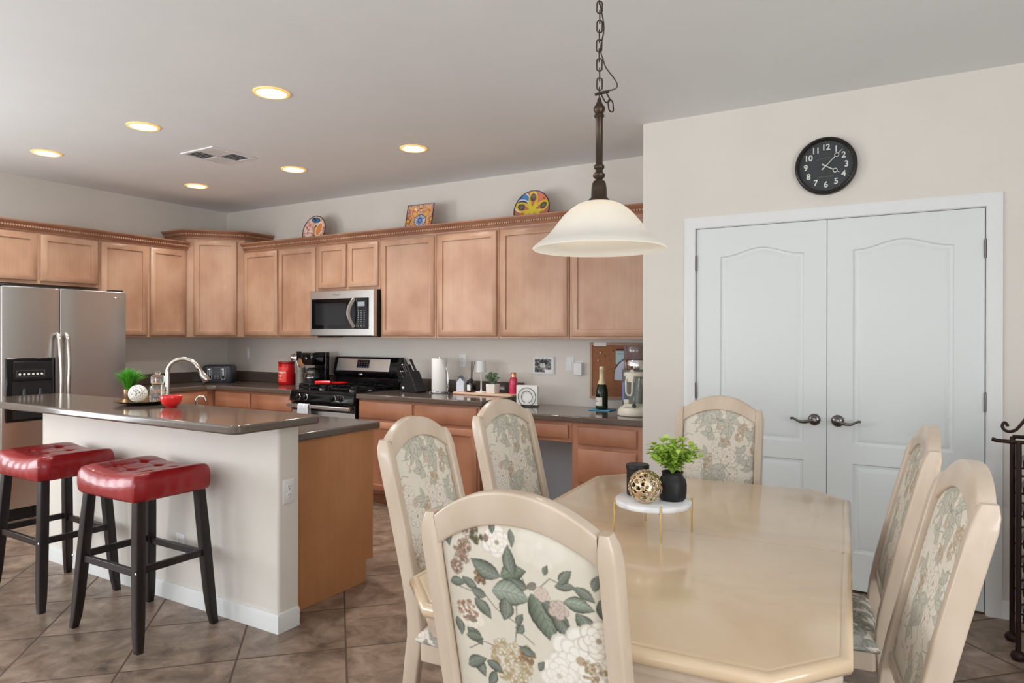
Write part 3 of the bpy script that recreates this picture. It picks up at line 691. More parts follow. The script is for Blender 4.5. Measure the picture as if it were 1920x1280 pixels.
# ------------------------------------------------------------------ patterned surfaces (painted fabric and glazes)
def srgb(c): return np.array([(v/255/12.92 if v/255 <= .04045 else ((v/255+.055)/1.055)**2.4) for v in c])
class Cloth:
    def __init__(s, W, H, base, px=.001):
        s.px = px; s.w = int(W/px)+1; s.h = int(H/px)+1
        yy, xx = np.mgrid[0:s.h, 0:s.w]; s.X = xx*px; s.Y = yy*px
        s.a = np.ones((s.h, s.w, 3))*srgb(base)
        s.n = s.noise(9)*.06+s.noise(40)*.05
    def noise(s, k):
        g = RNG.rand(k+2, k+2)-.5; y = np.linspace(0, k, s.h); x = np.linspace(0, k, s.w); y0 = y.astype(int); x0 = x.astype(int); fy = (y-y0)[:, None]; fx = (x-x0)[None]
        return g[y0][:, x0]*(1-fy)*(1-fx)+g[y0+1][:, x0]*fy*(1-fx)+g[y0][:, x0+1]*(1-fy)*fx+g[y0+1][:, x0+1]*fy*fx
    def put(s, mask, col, k=1.0):
        m = (mask*k)[..., None]; s.a = s.a*(1-m)+np.array(col)*m if np.ndim(col) == 1 else s.a*(1-m)+col*m
    def leaf(s, x, y, L, wd, ang, dark=(80, 86, 72), mid=(122, 134, 114), lt=(168, 178, 158)):
        dx = s.X-x; dy = s.Y-y; a = (dx*math.cos(ang)+dy*math.sin(ang))/L; b = -dx*math.sin(ang)+dy*math.cos(ang)
        b = b+.12*wd*np.sin(a*3.1); wv = wd/2*np.sin(PI*np.clip(a, 0, 1)**.85)*(1+.02*np.sin(a*40))
        ins = (a > 0) & (a < 1) & (np.abs(b) < wv); q = np.abs(b)/(wv+1e-6)
        vein = (np.abs(b) < .0009).astype(float); sv = (np.abs(((a*7-q*1.6) % 1)-.5) < .13)*.55
        t = np.clip(q*.9+.2*(b > 0)+s.n*4, 0, 1)[..., None]
        c = srgb(lt)*(1-t)+srgb(mid)*t; c = c*(1-(np.clip(sv+vein, 0, 1)*.45)[..., None]); e = np.clip((q-.78)/.2, 0, 1)[..., None]; c = c*(1-e*.8)+srgb(dark)*e*.8
        s.put(ins.astype(float), c)
    def stem(s, pts, r=.0011, col=(92, 92, 76)):
        for (x0, y0), (x1, y1) in zip(pts, pts[1:]):
            L2 = (x1-x0)**2+(y1-y0)**2; t = np.clip(((s.X-x0)*(x1-x0)+(s.Y-y0)*(y1-y0))/L2, 0, 1); d = np.hypot(s.X-x0-t*(x1-x0), s.Y-y0-t*(y1-y0)); s.put((d < r).astype(float), srgb(col), .85)
    def flower(s, x, y, R, n=7, col=(240, 234, 222), line=(176, 160, 138), core=(150, 124, 92), rings=3, k=.95):
        dx = s.X-x; dy = s.Y-y; r = np.hypot(dx, dy)/R; th = np.arctan2(dy, dx)
        for i in range(rings):
            f = 1-i*.28; ph = i*.7+x*50; edge = f*(.80+.20*np.abs(np.cos(n*(th+ph)/2))+.04*np.sin(th*3+i)); ins = r < edge; q = r/edge
            sh = np.clip((q-.86)/.1, 0, 1)*.75+(np.abs(np.sin(n*(th+ph)/2)) > .97)*(q > .35)*.5+.22*np.clip(1-q, 0, 1)
            sh = np.clip(sh+s.n*1.5, 0, 1)[..., None]; c = srgb(col)*(1-sh)+srgb(line)*sh; s.put(ins.astype(float), c, k)
        s.put((r < .14).astype(float), srgb(core), .8)
    def cluster(s, x, y, R, cols=((196, 180, 148), (168, 146, 112), (214, 202, 176)), line=(120, 100, 76), n=60, d=.006):
        for i in range(n):
            t = RNG.rand()*2*PI; r = R*math.sqrt(RNG.rand()); px, py = x+r*math.cos(t), y+r*math.sin(t); q = np.hypot(s.X-px, s.Y-py)/d
            s.put((q < 1.0).astype(float), srgb(line), .55); s.put((q < .72).astype(float), srgb(cols[RNG.randint(len(cols))]), .95)
    def done(s):
        s.a = np.clip(s.a*(1+s.n[..., None]*.8), 0, 1); p = np.pad(s.a, ((1, 1), (1, 1), (0, 0)), 'edge')
        s.a = (4*p[1:-1, 1:-1]+2*(p[:-2, 1:-1]+p[2:, 1:-1]+p[1:-1, :-2]+p[1:-1, 2:])+p[:-2, :-2]+p[2:, 2:]+p[:-2, 2:]+p[2:, :-2])/16; return s
    def at(s, x, y):
        i = np.clip(np.round(np.asarray(y)/s.px).astype(int), 0, s.h-1); j = np.clip(np.round(np.asarray(x)/s.px).astype(int), 0, s.w-1); return s.a[i, j]
CRM = (226, 219, 205)
DK = dict(dark=(48, 48, 40), mid=(92, 98, 84), lt=(150, 156, 142))
def random_floral(W, H, seed, soft=0, base=CRM, lv=((78, 78, 72), (128, 130, 120), (182, 182, 170))):
    global RNG; RNG = np.random.RandomState(seed); c = Cloth(W, H, base); s = soft
    mixc = lambda col: tuple(int(v*(1-s)+CRM[i]*s) for i, v in enumerate(col))
    for k in range(int(W*H/.0021)):
        x, y = RNG.rand()*W, RNG.rand()*H; t = RNG.rand()
        if t < .55:
            a0 = RNG.rand()*2*PI
            c.stem([(x, y), (x-.03*math.cos(a0), y-.03*math.sin(a0)), (x-.05*math.cos(a0+.5), y-.05*math.sin(a0+.5))], .001, mixc((104, 100, 84)))
            for j in range(3): c.leaf(x, y, .034+.040*RNG.rand(), .018+.018*RNG.rand(), a0+(j-1)*.85+RNG.rand()*.3, mixc(lv[0]), mixc(lv[1]), mixc(lv[2]))
        elif t < .78: c.flower(x, y, .022+.022*RNG.rand(), 5+RNG.randint(4), mixc((240, 232, 220)), mixc((176, 158, 140)), mixc((160, 130, 104)))
        elif t < .9: c.flower(x, y, .014+.010*RNG.rand(), 5, mixc((214, 190, 172)), mixc((158, 126, 108)), mixc((130, 96, 76)))
        else: c.cluster(x, y, .022, tuple(mixc(q) for q in ((202, 184, 154), (176, 152, 120), (216, 202, 178))), mixc((138, 116, 92)), 40, .005)
    return c.done()
def back_floral():
    """outside of the chair back: large leaves, a rose bud, peonies and a hydrangea; x to the viewer's right, y down"""
    c = Cloth(.345, .48, (216, 208, 192)); K = 1/2134; X = lambda v: (v-355)*K; Y = lambda v: (v-565)*K
    def lf(x, y, L, wd, deg, **k): c.leaf(X(x), Y(y), L*K, wd*K, math.radians(deg), **{**DK, **k})
    c.flower(X(640), Y(650), 75*K, 6, (238, 232, 222), (200, 184, 172)); c.flower(X(830), Y(640), 110*K, 5, (240, 236, 226), (222, 214, 202), (230, 222, 210), 1, .3)
    c.flower(X(470), Y(1010), 70*K, 6, (238, 230, 216), (214, 200, 180), (214, 200, 180), 2, .6)
    for x, y, r in ((500, 610, 45), (455, 735, 42), (430, 790, 30), (480, 690, 30)): c.cluster(X(x), Y(y), r*K, ((176, 150, 130), (148, 120, 102), (206, 188, 172)), (96, 74, 62), 46, .0042)
    c.cluster(X(545), Y(815), 34*K, ((150, 124, 84), (122, 98, 66)), (84, 64, 44), 30, .004)
    c.cluster(X(455), Y(985), 50*K, ((170, 128, 104), (196, 168, 146)), (110, 78, 60), 50, .004)
    c.cluster(X(545), Y(640), 30*K, ((122, 118, 84), (94, 92, 66)), (64, 60, 44), 26, .004)
    c.stem([(X(700), Y(690)), (X(745), Y(800)), (X(700), Y(900)), (X(690), Y(1000)), (X(670), Y(1100))]); c.stem([(X(690), Y(1000)), (X(600), Y(950)), (X(560), Y(900)), (X(430), Y(880))]); c.stem([(X(680), Y(1020)), (X(760), Y(1080))])
    c.stem([(X(800), Y(830)), (X(860), Y(770)), (X(960), Y(800)), (X(1020), Y(840))]); c.stem([(X(440), Y(1170)), (X(520), Y(1120)), (X(570), Y(1130))])
    lf(640, 800, 150, 85, 205); lf(640, 800, 130, 80, -20, lt=(142, 154, 132)); lf(700, 790, 140, 60, -95); lf(760, 830, 95, 60, 200)
    lf(590, 870, 175, 120, 5, mid=(124, 134, 118), lt=(172, 180, 164)); lf(650, 890, 110, 70, 100); lf(770, 850, 220, 125, 70, mid=(94, 102, 86), lt=(146, 156, 136)); lf(810, 860, 200, 70, 50, mid=(92, 98, 82))
    lf(450, 830, 100, 45, 40); lf(560, 900, 80, 50, 200); lf(500, 920, 110, 60, 50); lf(380, 870, 90, 45, -10); lf(720, 1000, 60, 36, 130); lf(690, 1010, 70, 34, -60)
    lf(880, 800, 90, 44, -5); lf(900, 790, 90, 44, -50); lf(960, 790, 100, 46, 35); lf(910, 860, 130, 70, 10, lt=(170, 180, 160)); lf(960, 900, 120, 70, 60); lf(1060, 830, 110, 70, 80); lf(1040, 800, 80, 40, -70)
    lf(860, 930, 110, 60, 60, mid=(84, 90, 76)); lf(840, 760, 50, 26, -70); lf(800, 800, 60, 34, 150, mid=(140, 120, 108))
    c.flower(X(885), Y(900), 46*K, 5, (204, 188, 176), (150, 126, 112), (176, 150, 136)); c.flower(X(820), Y(845), 36*K, 5, (214, 198, 186), (166, 144, 130), (190, 168, 152))
    lf(610, 570, 50, 30, 80); lf(700, 585, 80, 30, 85); lf(590, 620, 40, 26, 100, mid=(150, 110, 96)); lf(370, 620, 90, 50, 70); lf(400, 600, 90, 34, 20, mid=(96, 84, 66))
    c.flower(X(960), Y(1110), 150*K, 7, (240, 236, 226), (206, 196, 180), (168, 140, 104)); c.flower(X(1040), Y(1010), 90*K, 6, (238, 232, 220), (190, 176, 156), (150, 124, 92)); c.flower(X(860), Y(1200), 90*K, 6, (240, 234, 224), (212, 202, 188), (200, 186, 166))
    c.cluster(X(1010), Y(1150), 50*K, ((170, 146, 112), (202, 186, 160)), (120, 96, 70), 44, .004)
    c.cluster(X(640), Y(1190), 105*K, ((208, 194, 164), (180, 160, 124), (222, 212, 188)), (150, 128, 96), 190, .0052); c.cluster(X(720), Y(1140), 40*K, ((150, 116, 88), (176, 146, 112)), (104, 78, 58), 40, .0045)
    lf(440, 1070, 100, 60, 45); lf(430, 1110, 90, 50, 0, mid=(94, 100, 82)); lf(450, 1200, 110, 60, 60); lf(520, 1210, 90, 50, 30); lf(420, 1260, 120, 60, -30); lf(560, 1250, 90, 44, 120); lf(770, 1200, 60, 30, -60); lf(760, 1130, 80, 44, 200)
    lf(390, 1030, 90, 50, 80); lf(500, 1030, 60, 30, 200, mid=(150, 118, 100))
    return c.done()
CB = back_floral(); CFR = random_floral(.345, .48, 11, .22, lv=((116, 112, 98), (182, 181, 165), (214, 211, 196))); CS = random_floral(.50, .60, 23, .12)

def patterned_grid(faces_fn):
    """faces_fn -> list of (P array (m,n,3), col array (m,n,3))"""
    V = []; F = []; Cc = []; o = 0
    for P, col in faces_fn:
        m, n = P.shape[:2]; V.append(P.reshape(-1, 3)); Cc.append(col.reshape(-1, 3)); idx = np.arange(m*n).reshape(m, n)+o
        F.append(np.stack([idx[:-1, :-1], idx[:-1, 1:], idx[1:, 1:], idx[1:, :-1]], -1).reshape(-1, 4)); o += m*n
    V = np.concatenate(V); F = np.concatenate(F); Cc = np.concatenate(Cc)
    me = bpy.data.meshes.new('patterned'); me.from_pydata(V.tolist(), [], F.tolist()); me.update()
    at = me.color_attributes.new('pattern', 'FLOAT_COLOR', 'POINT'); buf = np.ones((len(V), 4), dtype=np.float32); buf[:, :3] = Cc; at.data.foreach_set('color', buf.ravel())
    me.polygons.foreach_set('use_smooth', np.ones(len(F), dtype=bool)); return me
def mesh_ob(name, me, m, parent=None):
    me.name = name; me.materials.append(m); o = bpy.data.objects.new(name, me); C.objects.link(o); o.parent = parent; return o

# ------------------------------------------------------------------ dining chair (origin under the seat, facing +y)
LZ = np.array([0, .2, .42, .49, .57, .8, 1.12]); LY = np.array([-.262, -.242, -.215, -.216, -.230, -.286, -.368])
def lean(z): return np.interp(z, LZ, LY)
def rtop(x): return 1.042+.063*(1-(np.abs(x)/.168)**2.1)       # top of the arched rail
def rbot(x): return .980+.058*(1-(np.abs(x)/.168)**2.1)
def make_chair(label):
    t = thing('dining_chair', label, 'chair', group='whitewashed dining chairs round the table')
    for s in (-1, 1):
        L = []
        zs = [0, .1, .2, .34, .42, .47, .52, .60, .7, .8, .9, .99, 1.020, 1.036, 1.045]
        for z in zs:
            k = .75+.25*min(1, z/.3) if z < .3 else 1
            hx, hy = .0175*k, .0275*k; cx = s*.186; cy = float(lean(z))
            if z > 1.01: q = (1.045-z)/.035; hx *= .55+.45*q; hy *= .60+.40*q; cx -= s*.005*(1-q)
            L.append([(cx+px, cy+py, z) for px, py in rrect(-hx, -hy, hx, hy, .007*min(1, hx/.0175), 3)])
        G().loft(L).ob('back_post', BIRCH, t, ang=50)
        # front leg
        L = [[(s*.186+px*k, .186+py*k, z) for px, py in rrect(-.024, -.024, .024, .024, .007, 3)] for z, k in ((0, .72), (.1, .8), (.3, 1), (.385, 1))]
        G().loft(L).ob('front_leg', BIRCH, t, ang=50)
    # arched top rail
    L = []
    for x in np.linspace(-.169, .169, 33):
        zt, zb = float(rtop(x)), float(rbot(x)); sec = []
        for py, pz in rrect(-.019, 0, .019, zt-zb, .006, 3): sec.append((x, float(lean(zb+pz))+py, zb+pz))
        L.append(sec)
    G().loft(L).ob('top_rail', BIRCH, t, ang=50)
    y5 = float(lean(.545)); G().box(-.169, y5-.014, .525, .169, y5+.014, .566).ob('lower_rail', BIRCH, t, bevel=.005)
    # upholstered back, patterned on both faces
    n, m = 250, 300; u = np.linspace(-1, 1, n); v = np.linspace(0, 1, m); U_, V_ = np.meshgrid(u, v)
    X_ = U_*.1675; zb = .564; zt = rbot(X_)+.003; Z_ = zb+(zt-zb)*V_
    bul = (1-np.abs(U_)**5)*(1-np.abs(2*V_-1)**7); F = []
    for sg in (1, -1):
        Y_ = lean(Z_)+sg*(.004+.016*bul**.5)
        cu = (.1675-X_) if sg > 0 else (.1675+X_)
        cu = (X_+.1675) if sg < 0 else (.1675-X_)
        col = (CB if sg < 0 else CFR).at(cu, (1.042-Z_))
        P = np.stack([X_, Y_, Z_], -1); F.append((P[:, ::-1], col[:, ::-1]) if sg > 0 else (P, col))
    mesh_ob('back_cushion', patterned_grid(F), FABRIC, t)
    # seat: apron and cushion
    G().prism(rrect(-.206, -.19, .206, .206, .012, 3), .350, .408).ob('seat_apron', BIRCH, t, bevel=.003)
    n = 130; u = np.linspace(-1, 1, n); U_, V_ = np.meshgrid(u, u); k = (1-np.abs(U_)**6)*(1-np.abs(V_)**6)
    sx = U_*.220*(1-.035*np.clip(V_, -1, 1)*-1)*.985; sy = .012+V_*.208
    top = np.stack([sx, sy, .428+.038*k**.35+.008*(1-U_**2)*(1-V_**2)], -1); bot = np.stack([sx*(.985), sy*1.0, .4085+0*U_], -1)
    mid = []; ring = lambda A: np.concatenate([A[0, :], A[1:, -1], A[-1, -2::-1], A[-2:0:-1, 0], A[0:1, 0]])
    rt, rb = ring(top), ring(bot); side = np.stack([rt+(rb-rt)*q+np.array([0, 0, 0]) for q in np.linspace(0, 1, 8)]); ctr = np.array([0, .012, 0]); bulge = np.sin(np.linspace(0, PI, 8))[:, None]*.008
    dv = side-ctr; dv[..., 2] = 0; dv /= np.linalg.norm(dv, axis=-1, keepdims=True); side = side+dv*bulge[..., None]
    per = np.cumsum(np.r_[0, np.linalg.norm(np.diff(rt, axis=0), axis=1)]); colS = CS.at(np.broadcast_to(per % .48, side.shape[:2]), .1+np.linspace(0, .03, 8)[:, None]+0*per[None])
    mesh_ob('seat_cushion', patterned_grid([(top, CS.at(sx+.25, sy+.25)), (side, colS)]), FABRIC, t)
    for a, b in (((-.205, .205, .19), (-.205, -.235, .19)), ((.205, .205, .19), (.205, -.235, .19))):
        pass
    return t
A0 = math.radians(4.3)
chairs = [((5.857, -3.437), .065, 'nearest dining chair, seen from behind, large leafy floral back in the foreground'),
          ((5.735, -1.852), PI+.08, 'dining chair at the far end of the table, in front of the pantry doors'),
          ((5.333, -2.934), -PI/2+A0, 'dining chair on the left of the table, nearer one beside the foreground chair'),
          ((5.247, -2.255), -PI/2-.10, 'dining chair on the left of the table, farther one in front of the desk'),
          ((6.215, -2.305), PI/2+.11, 'dining chair on the right of the table, farther one seen edge-on'),
          ((6.289, -3.040), PI/2+.165, 'dining chair on the right of the table, nearer one seen edge-on')]
ch0 = None
for (x, y), rz, lab in chairs:
    if ch0 is None: ch0 = make_chair(lab); ch0.location = (x, y, 0); ch0.rotation_euler = (0, 0, rz)
    else: dup(ch0, (x, y, 0), rz, lab)

# ------------------------------------------------------------------ dining table
tb = thing('dining_table', 'pale wood dining table with clipped corners and moulded edge', 'table', (5.838, -2.676, 0), A0)
hw, hl, ca, cb_ = .532, .892, .140, .15
def octo(i, half=None):
    k = i*.414
    P = [(-hw+ca+k*.6, -hl+i), (hw-ca-k*.6, -hl+i), (hw-i, -hl+cb_+k*.6), (hw-i, hl-cb_-k*.6), (hw-ca-k*.6, hl-i), (-hw+ca+k*.6, hl-i), (-hw+i, hl-cb_-k*.6), (-hw+i, -hl+cb_+k*.6)]
    if half == 0: return [P[0], P[1], P[2], (hw-i, -.0008), (-hw+i, -.0008), P[7]]
    if half == 1: return [(hw-i, .0008), P[3], P[4], P[5], P[6], (-hw+i, .0008)]
    return P
for h in (0, 1):
    G().loft([[(x, y, z) for x, y in octo(i, h)] for i, z in ((.012, .716), (.004, .720), (0, .728), (0, .738), (.004, .746), (.012, .7495), (.020, .7505), (.024, .7485), (.028, .7505), (.034, .7515))]).ob('table_leaf', TABLE, tb, ang=50)
G().loft([[(x, y, z) for x, y in octo(i)] for i, z in ((.040, .655), (.034, .662), (.030, .690), (.020, .694), (.018, .704), (.026, .715))]).ob('edge_molding', BIRCH, tb, ang=30)
G().loft([[(x, y, z) for x, y in octo(i)] for i, z in ((.085, .60), (.080, .606), (.080, .6545))]).ob('apron', BIRCH, tb, ang=30)
for s in (-1, 1):
    G().loft([[(px, s*.30+py, z) for px, py in rrect(-w_, -d_, w_, d_, .02, 4)] for z, w_, d_ in ((.09, .15, .10), (.14, .12, .08), (.30, .105, .07), (.50, .12, .08), (.599, .17, .11))]).ob('pedestal', BIRCH, tb, ang=40)
    G().loft([[(px, s*.30+py, z) for px, py in rrect(-w_, -.06, w_, .06, .02, 4)] for z, w_ in ((0, .18), (.04, .175), (.089, .15))]).ob('foot', BIRCH, tb, bevel=.004)
G().box(-.02, -.24, .18, .02, .24, .28).ob('stretcher', BIRCH, tb, bevel=.005)

# marble tray on gold legs, candle, filigree ball, potted plant
TZ = .7515
ts = thing('cake_stand', 'round white marble tray on thin gold legs on the dining table', 'tray', (5.786, -2.719, TZ))
SR = .124; SZ = .088
G().lathe([(SR-.004, SZ), (SR, SZ+.004), (SR, SZ+.016), (SR-.004, SZ+.020), (.001, SZ+.020)], (0, 0, 0), 56).ob('marble_top', MARBLE, ts)
for k in range(4):
    a = math.radians(-60+90*k); c, s = math.cos(a), math.sin(a); r = SR+.0035
    g = G().cyl((r*c, r*s, 0), (r*c, r*s, SZ+.024), .003, n=10); g.cyl((r*c, r*s, SZ-.003), (.02*c, .02*s, SZ-.003), .0025, n=8); g.ob('leg', BRASS, ts)
DZ_ = TZ+SZ+.0205
cd = thing('candle_jar', 'black lidded candle jar on the marble tray behind the gold ball', 'candle', (5.722, -2.690, DZ_))
G().lathe([(.034, 0), (.0365, .003), (.037, .085)], (0, 0, 0), 36).ob('jar', BLACKM, cd); G().lathe([(.038, .0855), (.039, .088), (.039, .100), (.037, .103), (.001, .103)], (0, 0, 0), 36).ob('lid', BLACKM, cd)
def filigree(c, r, n, m, hole, seed, name, lab, cat, lit=True):
    """hollow sphere with many round holes"""
    rs = np.random.RandomState(seed); b = bmesh.new(); bmesh.ops.create_icosphere(b, subdivisions=5, radius=r)
    pts = []; 
    for i in range(n):
        z = 1-2*(i+.5)/n; t = i*2.39996+rs.rand()*.25; q = math.sqrt(1-z*z); pts.append((q*math.cos(t), q*math.sin(t), z))
    pts = np.array(pts); rad = hole*(.75+.5*rs.rand(n)); dele = []
    for v_ in b.verts:
        d = np.array(v_.co)/r; a = pts@d; k_ = int(np.argmax(a)); ang = math.acos(min(1, a[k_]))
        if ang < rad[k_]: dele.append(v_)
        else: v_.co = v_.co*(1+.035*max(0, 1-(ang-rad[k_])/.09))
    bmesh.ops.delete(b, geom=dele, context='VERTS'); me = bpy.data.meshes.new(name); b.to_mesh(me); b.free()
    for p in me.polygons: p.use_smooth = True
    me.materials.append(m); o = bpy.data.objects.new(name, me); C.objects.link(o); o.location = c
    so = o.modifiers.new('solid', 'SOLIDIFY'); so.thickness = r*.05; so.offset = -1
    return tag(o, lab, cat)
filigree((5.786, -2.795, DZ_+.0545), .0525, 105, GOLDM, .098, 3, 'filigree_ball', 'gold openwork ball on the marble tray', 'ornament')
pp = thing('potted_plant', 'bright green leafy plant in a black dimpled pot on the marble tray', 'plant', (5.845, -2.700, DZ_))
pr = [(.001, .0), (.036, 0), (.043, .008), (.046, .025), (.046, .052), (.042, .068), (.034, .078), (.033, .086), (.036, .092), (.033, .092), (.030, .084), (.001, .082)]
g = G(); g.lathe(pr, (0, 0, 0), 48)
for v_ in g.b.verts:
    a = math.atan2(v_.co.y, v_.co.x); z = v_.co.z
    if .008 < z < .07: k = 1+.025*math.sin(a*7+z*90)*math.sin(z*110); v_.co.x *= k; v_.co.y *= k
g.ob('pot', BLACKM, pp)
def leaf_mesh(g, base, d, L, W, droop=.3, cup=.15):
    d = Vector(d).normalized(); side = d.cross(Vector((0, 0, 1))); side = side.normalized() if side.length > .01 else Vector((1, 0, 0)); up = side.cross(d); R = []
    for t, w in ((0, .12), (.25, .75), (.5, 1), (.75, .8), (1, .08)):
        c = Vector(base)+d*L*t-Vector((0, 0, 1))*droop*L*t*t; ww = W*.5*w
        R.append([c-side*ww+up*ww*cup*2, c, c+side*ww+up*ww*cup*2])
    vs = [[g.b.verts.new(p) for p in r] for r in R]
    for A, B in zip(vs, vs[1:]): g.face((A[0], A[1], B[1], B[0])); g.face((A[1], A[2], B[2], B[1]))
def bush(name, m, parent, base, n_stem, spread, height, nl, L, W, seed, per=4):
    rr = random.Random(seed); st = G(); lf = G()
    for i in range(n_stem):
        a = rr.random()*2*PI; el = rr.uniform(.15, 1.0); r = spread*el*rr.uniform(.75, 1.1); h = height*rr.uniform(.6, 1.05)*(1-.45*el*el)
        p0 = Vector(base); p1 = p0+Vector((r*.25*math.cos(a), r*.25*math.sin(a), h*.5)); p2 = p0+Vector((r*math.cos(a), r*math.sin(a), h)); pts = [p0, p1, p2]
        st.tube(pts, [.0012, .001, .0008], 5)
        for j in range(nl):
            t = .35+.65*j/(nl-1); c = (p0.lerp(p1, t*2) if t < .5 else p1.lerp(p2, t*2-1)); dd = (p2-p1).normalized()
            for q in range(per):
                b_ = rr.random()*2*PI; dr = Vector((math.cos(b_), math.sin(b_), rr.uniform(-.1, .9)))+dd*.6
                k = rr.uniform(.75, 1.15); leaf_mesh(lf, c, dr, L*k, W*k, rr.uniform(.1, .5))
    st.ob('stems', m, parent); lf.ob('foliage', m, parent, ang=80)
bush('plant', LEAF1, pp, (0, 0, .082), 46, .105, .112, 5, .027, .017, 4, 4)

# ------------------------------------------------------------------ bar stools
def make_stool(label):
    t = thing('bar_stool', label, 'stool', group='red leather bar stools at the island')
    n = 61; u = np.linspace(-1, 1, n); hx, hy = .240, .197
    def pad(U, V, lev):
        k = (1-np.abs(U)**7)*(1-np.abs(V)**7)
        but = np.zeros_like(U)
        for bx in (-.5, 0, .5):
            for by in (-.34, .34): but += np.exp(-(((U-bx)*hx)**2+((V-by)*hy)**2)/(.017**2))
        fold = np.zeros_like(U)
        for bx in (-.5, 0, .5): fold += np.exp(-((U-bx)*hx)**2/.007**2)*.45
        for by in (-.34, .34): fold += np.exp(-((V-by)*hy)**2/.007**2)*.35
        z = .728+.028*np.abs(U)**2+.030*k**.3-.017*but-.005*np.clip(fold, 0, 1)*k
        return z
    g = G(); UU, VV = np.meshgrid(u, u); Zt = pad(UU, VV, 0)
    def sq(U, V):     # square to rounded square
        return U*hx*(1-.05*np.abs(V)**6)*.985, V*hy*(1-.05*np.abs(U)**6)*.985
    sx, sy = sq(UU, VV); vs = [[g.b.verts.new((sx[j, i], sy[j, i], Zt[j, i])) for i in range(n)] for j in range(n)]
    for j in range(n-1):
        for i in range(n-1): g.face((vs[j][i], vs[j][i+1], vs[j+1][i+1], vs[j+1][i]))
    ring = [vs[0][i] for i in range(n)]+[vs[j][n-1] for j in range(1, n)]+[vs[n-1][i] for i in range(n-2, -1, -1)]+[vs[j][0] for j in range(n-2, 0, -1)]
    prev = ring
    for q, (zz, out) in enumerate(((.9, .006), (.65, .010), (.35, .010), (.12, .006), (0, -.002))):
        cur = []
        for v_ in ring:
            c = v_.co; d = Vector((c.x/hx, c.y/hy, 0)); m_ = max(abs(d.x), abs(d.y)); dd = Vector((c.x, c.y, 0)).normalized()
            pu = .0035*math.sin(c.x*90)*math.sin(c.y*90+1)
            cur.append(g.b.verts.new((c.x+dd.x*(out+pu*.5), c.y+dd.y*(out+pu*.5), .652+(c.z-.652)*zz)))
        for a in range(len(ring)): b_ = (a+1) % len(ring); g.face((prev[a], cur[a], cur[b_], prev[b_]))
        prev = cur
    g.face(prev); g.ob('seat', LEATH, t, ang=60)
    G().box(-.195, -.155, .643, .195, .155, .651).ob('seat_frame', ESPR, t, bevel=.003)
    P = {}
    for sx_ in (-1, 1):
        for sy_ in (-1, 1):
            pts = []
            for z in (.65, .5, .33, .15, .06, 0):
                k = (.65-z)/.65; cur = .012*max(0, (k-.8)/.2)**2
                pts.append((sx_*(.200+.056*k+cur*.6), sy_*(.150+.034*k+cur*.3), z))
            L = [[(x+px, y+py, z) for px, py in rrect(-w_, -w_, w_, w_, .003, 2)] for (x, y, z), w_ in zip(pts, (.021, .022, .022, .021, .019, .0155))]
            G().loft(L).ob('leg', ESPR, t, ang=50); P[(sx_, sy_)] = pts[2]
    for a, b_, dz_ in (((-1, -1), (1, -1), 0), ((-1, 1), (1, 1), 0), ((-1, -1), (-1, 1), .012), ((1, -1), (1, 1), .012)):
        p, q = Vector(P[a]), Vector(P[b_]); p.z = q.z = .335+dz_; G().tube([p, q], 1, 4, sq=(.016, .010)).ob('stretcher', ESPR, t, bevel=.002)
    for sx_ in (-1, 1): G().lathe([(.006, 0), (.006, .002), (.003, .004)], (sx_*.257, -.196, .347), 10, ax=(0, -1, 0)).ob('bolt', CHROME, t)
    return t
st0 = make_stool('red tufted bar stool nearer the camera, right of the two'); st0.location = (3.335, -2.955, 0)
dup(st0, (2.495, -2.945, 0), -.02, 'red tufted bar stool on the left, cut by the picture edge')

# ------------------------------------------------------------------ things on the raised bar
BT = BZ+.0005
o = G().lathe([(.001, .008), (.105, .008), (.13, .010), (.150, .018), (.154, .021), (.150, .0215), (.12, .014), (.10, .012), (.001, .012)], (2.765, -2.615, BT), 56).ob('serving_tray', mat('aged_gold', (150, 130, 84), .25, 1))
tag(o, 'shallow dark gold round tray holding ornaments on the bar', 'tray')
G().lathe([(.07, 0), (.085, .002), (.09, .0078), (.001, .0078)], (0, 0, 0), 40).ob('foot', BLACKM, o, loc=(2.765, -2.615, BT))
TT = BT+.0125
gp = thing('grass_plant', 'spiky green artificial grass in a small gold pot on the bar tray', 'plant', (2.570, -2.585, TT))
G().lathe([(.022, 0), (.026, .004), (.031, .058), (.029, .060), (.027, .052), (.001, .05)], (0, 0, 0), 32).ob('pot', ROSEG, gp)
g = G(); rr = random.Random(3)
for i in range(650):
    a = rr.random()*2*PI; r = .017*math.sqrt(rr.random()); el = rr.random()**.8; b0 = Vector((r*math.cos(a), r*math.sin(a), .05)); sp = .098*el; h = .140*rr.uniform(.65, 1.05)*(1-.25*el)
    p1 = b0+Vector((sp*.25*math.cos(a), sp*.25*math.sin(a), h*.55)); p2 = b0+Vector((sp*.62*math.cos(a), sp*.62*math.sin(a), h*.85)); p3 = b0+Vector((sp*math.cos(a), sp*math.sin(a), h))
    wv = Vector((-math.sin(a+rr.random()*.8), math.cos(a), 0))*.0016; q = [[g.b.verts.new(p-wv*k), g.b.verts.new(p+wv*k)] for p, k in ((b0, .8), (p1, 1), (p2, .8), (p3, .1))] if True else 0
    for A, B in zip(q, q[1:]): g.face((A[0], A[1], B[1], B[0]))
g.ob('blades', GRASS, gp)
filigree((2.790, -2.665, TT+.0490), .048, 150, BONE, .062, 9, 'lattice_ball', 'white pierced ceramic ball on the bar tray', 'ornament')
jr = thing('glass_jar', 'clear two-tier ribbed glass jar on the bar tray', 'jar', (2.822, -2.570, TT))
pf = [(.001, 0), (.040, 0)]+[(.043+.0018*(i % 2), .006+i*.0075) for i in range(11)]+[(.030, .096), (.028, .099), (.026, .096), (.036, .086), (.036, .01), (.001, .008)]
